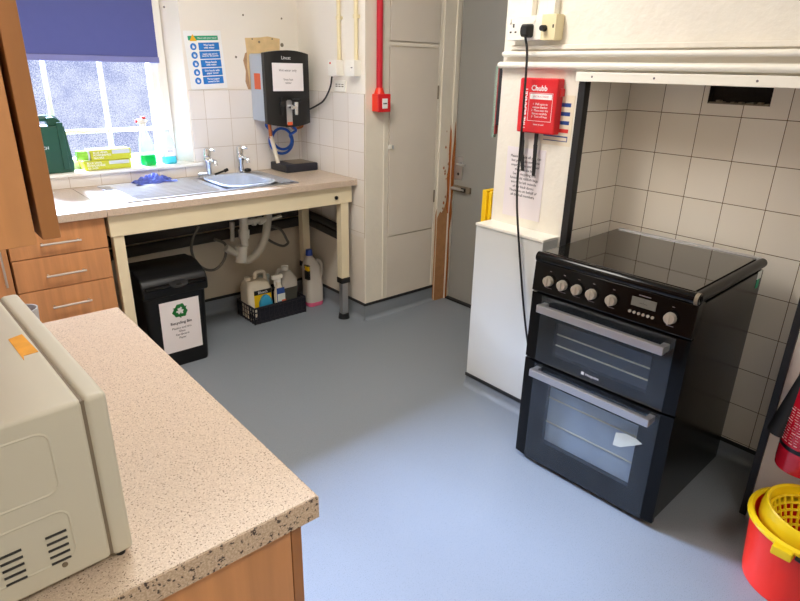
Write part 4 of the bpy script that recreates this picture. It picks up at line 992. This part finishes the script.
# wringer cone with a lattice of square holes
wz = MB(); A, Rr = 30, 7
def wp(i, j, off=0):
    a = 2 * PI * i / A; v = j / Rr; r = .130 - .058 * v - off; zz = .268 - .16 * v
    lift = .010 * (math.cos(a - math.radians(60)) if v < .01 else 0)
    return Vector((bx + .01 + r * math.cos(a), by + r * math.sin(a), zz + lift * (1 - v)))
for j in range(1, Rr + 1): wz.tube([wp(i, j) for i in range(A)], .0045, 'bucket_yellow', sub=1, n=6, closed=True)
for i in range(A): wz.tube([wp(i, 1), wp(i, Rr)], .0045, 'bucket_yellow', sub=1, n=6)
t = bmesh.new(); rings = []
for r0, z0 in ((.133, .205), (.148, .212), (.148, .245), (.142, .266), (.136, .272), (.129, .266), (.127, .245)):
    rings.append([t.verts.new((bx + .01 + r0 * math.cos(2 * PI * k / n), by + r0 * math.sin(2 * PI * k / n), z0 + (.012 * math.cos(2 * PI * k / n - math.radians(100)) if z0 > .26 else 0))) for k in range(n)])
for a, c in zip(rings, rings[1:]):
    for k in range(n): t.faces.new((a[k], a[(k + 1) % n], c[(k + 1) % n], c[k]))
wz.add(t, 'bucket_yellow')
wz.build('wringer', bk)
MB().box(bx - .20, bx - .165, by - .005, by + .05, .210, .240, 'bucket_yellow', .004).build('handle_lug', bk)
MB().tube([(bx - .182, by - .01, .225), (bx - .175, by - .08, .215), (bx - .12, by - .155, .215), (bx, by - .19, .22), (bx + .12, by - .155, .22)], .007, 'black', n=8).build('handle', bk)

# ================================================================== NEAR COUNTER, MICROWAVE, WALL CUPBOARD
tag(MB().box(-.199, .402, .651, 1.652, .862, ZT, 'worktop', .003, 2).box(.4018, .403, .651, 1.652, .863, ZT - .002, 'worktop_edge').box(-.199, .403, .650, .6512, .863, ZT - .002, 'worktop_edge').build('worktop'), 'large speckled worktop in front carrying the microwave', 'worktop')
cu = thing('base_cupboard', 'beech effect base cupboard under the microwave worktop', 'cupboard', (.1, 1.15, 0))
MB().box(-.198, .362, .672, 1.64, .11, .862, 'wood').box(-.198, .32, .68, 1.63, 0, .11, 'wood_dark').build('carcass', cu)
for y0, y1 in ((.674, 1.155), (1.159, 1.638)):
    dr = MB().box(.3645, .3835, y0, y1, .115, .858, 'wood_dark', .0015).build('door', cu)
    yh = y1 - .04 if y0 < 1 else y0 + .04
    bar_handle(dr, (.3835, yh, .62), (.3835, yh, .78), (1, 0, 0))
mw = thing('microwave', 'cream microwave oven with vented side on the front worktop', 'microwave', (.118, .71, ZT))
y0, y1, z0, z1 = .71, 1.158, .914, 1.155
xb, xf = -.172, .116
t = bmesh.new()
bd = MB().box(xb, xf, y0, y1, z0, z1, 'mw_cream', .006, 3); body = bd.build('casing', mw)
dm = MB().box(xf + .002, .145, y0 + .0, y1, z0 - .002, z1 + .001, 'mw_cream', .007, 3).build('door', mw)
MB().box(.1445, .1465, y0 + .05, y1 - .14, z0 + .03, z1 - .03, 'black_gloss', .001).build('door_window', dm)
MB().box(xf - .006, xf + .008, y0 + .003, y1 - .003, z0 + .004, z1 - .003, 'grime').build('seal', mw)
for xx in (-.15, .095):
    for yy in (y0 + .03, y1 - .03): MB().cyl((xx, yy, ZT), (xx, yy, z0 + .004), .013, 'black', n=14).build('foot', mw)
MB().cyl((.13, y0 + .012, ZT), (.13, y0 + .012, z0 - .002), .006, 'black', n=12).build('foot', mw)
# embossed panel outlines on the side and top
def outline(b, pts, r, mat): b.tube(pts, r, mat, sub=1, n=6, closed=True)
b = MB()
def side_panel(xa, xc, za, zc):
    c = .014; ring = []
    for (cx, cz, a0) in ((xc - c, zc - c, 0), (xa + c, zc - c, 90), (xa + c, za + c, 180), (xc - c, za + c, 270)):
        for k in range(5):
            a = math.radians(a0 + k * 22.5); ring.append((cx + c * math.cos(a), y0 + .0005, cz + c * math.sin(a)))
    b.tube(ring, .0018, 'mw_cream', sub=1, n=6, closed=True)
side_panel(-.17, .075, 1.045, 1.13); side_panel(-.17, .078, .945, 1.018)
b.build('side_embossing', mw)
b = MB()
A0, A1, B0, B1 = [PY(*p, y0) for p in ((42.8, 539), (66.4, 527.7), (49.5, 564.6), (71.6, 554))]
for g in range(3):
    b = MB()
    for i in range(5):
        f = i / 4; dx = -.049 * g
        p, q = A0.lerp(B0, f), A1.lerp(B1, f); zz = (p.z + q.z) / 2
        b.tube([(p.x + dx + .002, y0 - .0002, zz), (q.x + dx - .001, y0 - .0002, zz)], .0018, 'black', sub=1, n=6)
    b.build('vent_slots', mw)
MB().cyl((.062, y0 + .001, .938), (.062, y0 - .0015, .938), .0035, 'grime', n=12).build('screw', mw)
b = MB(); ring = []
c = .03
for (cx, cy, a0) in ((.045 - c, 1.09 - c, 0), (-.17 + c, 1.09 - c, 90), (-.17 + c, .785 + c, 180), (.045 - c, .785 + c, 270)):
    for k in range(5):
        a = math.radians(a0 + k * 22.5); ring.append((cx + c * math.cos(a), cy + c * math.sin(a), z1 + .0003))
b.tube(ring, .002, 'mw_top', sub=1, n=6, closed=True); b.build('top_embossing', mw)
q = [PZ(9, 339, z1), PZ(23, 334, z1), PZ(37, 352, z1), PZ(30, 354, z1), PZ(22, 356, z1), PZ(22, 361, z1)]
b = MB().prism([(v.x + .009, v.y) for v in q], z1, z1 + .0006, 'mw_orange')
b.build('sticker_residue', mw)['label'] = 'torn orange sticker on the top'
mw.rotation_euler = (0, 0, math.radians(2.4)); mw.matrix_basis = Matrix.Translation((.118, .71, ZT)) @ Matrix.Rotation(math.radians(2.4), 4, 'Z')
cp = thing('cup', 'small grey cup behind the microwave at the far worktop edge', 'cup', (.178, 1.60, ZT))
MB().lathe([(.0, .004), (.026, .0), (.029, .004), (.032, .066), (.0285, .066), (.026, .045), (.0, .045)], (.178, 1.60, ZT), 'mug', 28, cap=False).build('cup_body', cp)
MB().cyl((.178, 1.60, ZT + .044), (.178, 1.60, ZT + .050), .0262, 'tea', n=24).build('contents', cp)
wc = thing('wall_cupboard', 'beech effect wall cupboard hanging above the microwave', 'cupboard', (0, 1.1, 1.34))
MB().box(-.199, .1035, .70, 1.64, 1.351, 2.1, 'wood', .001).build('carcass', wc)
for a, c in ((.70, 1.168), (1.172, 1.64)):
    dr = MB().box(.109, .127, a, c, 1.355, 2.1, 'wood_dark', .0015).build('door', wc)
    yh = c - .04 if a < 1 else a + .04
    bar_handle(dr, (.127, yh, 1.40), (.127, yh, 1.56), (1, 0, 0))
for o in LOCALS: del o['_local']

# ================================================================== LIGHT
wd = bpy.data.worlds.new('world'); sc.world = wd; wd.use_nodes = True
bg = wd.node_tree.nodes['Background']; bg.inputs[0].default_value = (.80, .80, .82, 1); bg.inputs[1].default_value = 1.25
def area(name, loc, target, sx, sy, power, rgb):
    l = bpy.data.lights.new(name, 'AREA'); l.shape = 'RECTANGLE'; l.size = sx; l.size_y = sy; l.energy = power; l.color = rgb
    o = bpy.data.objects.new(name, l); col.objects.link(o); o.location = loc
    o.rotation_euler = (Vector(target) - Vector(loc)).to_track_quat('-Z', 'Y').to_euler(); return o
area('sky_light', (.35, 7.2, 3.5), (.9, 3.0, 1.05), 1.6, 1.5, 8300, (.72, .86, 1))
area('ceiling_light', (1.0, 1.9, 2.56), (1.0, 1.9, 0), 1.2, .4, 38, (1, .955, .89))
area('south_fill_light', (.7, -.6, 2.56), (.7, -.6, 0), 1.2, .4, 22, (1, .955, .89))  # unseen fill lamp added to brighten south-facing sides and the alcove
sc.view_settings.view_transform = 'Standard'; sc.view_settings.look = 'None'; sc.view_settings.gamma = 1; sc.view_settings.exposure = 0
sc.view_settings.use_curve_mapping = False
sc.cycles.use_denoising = True
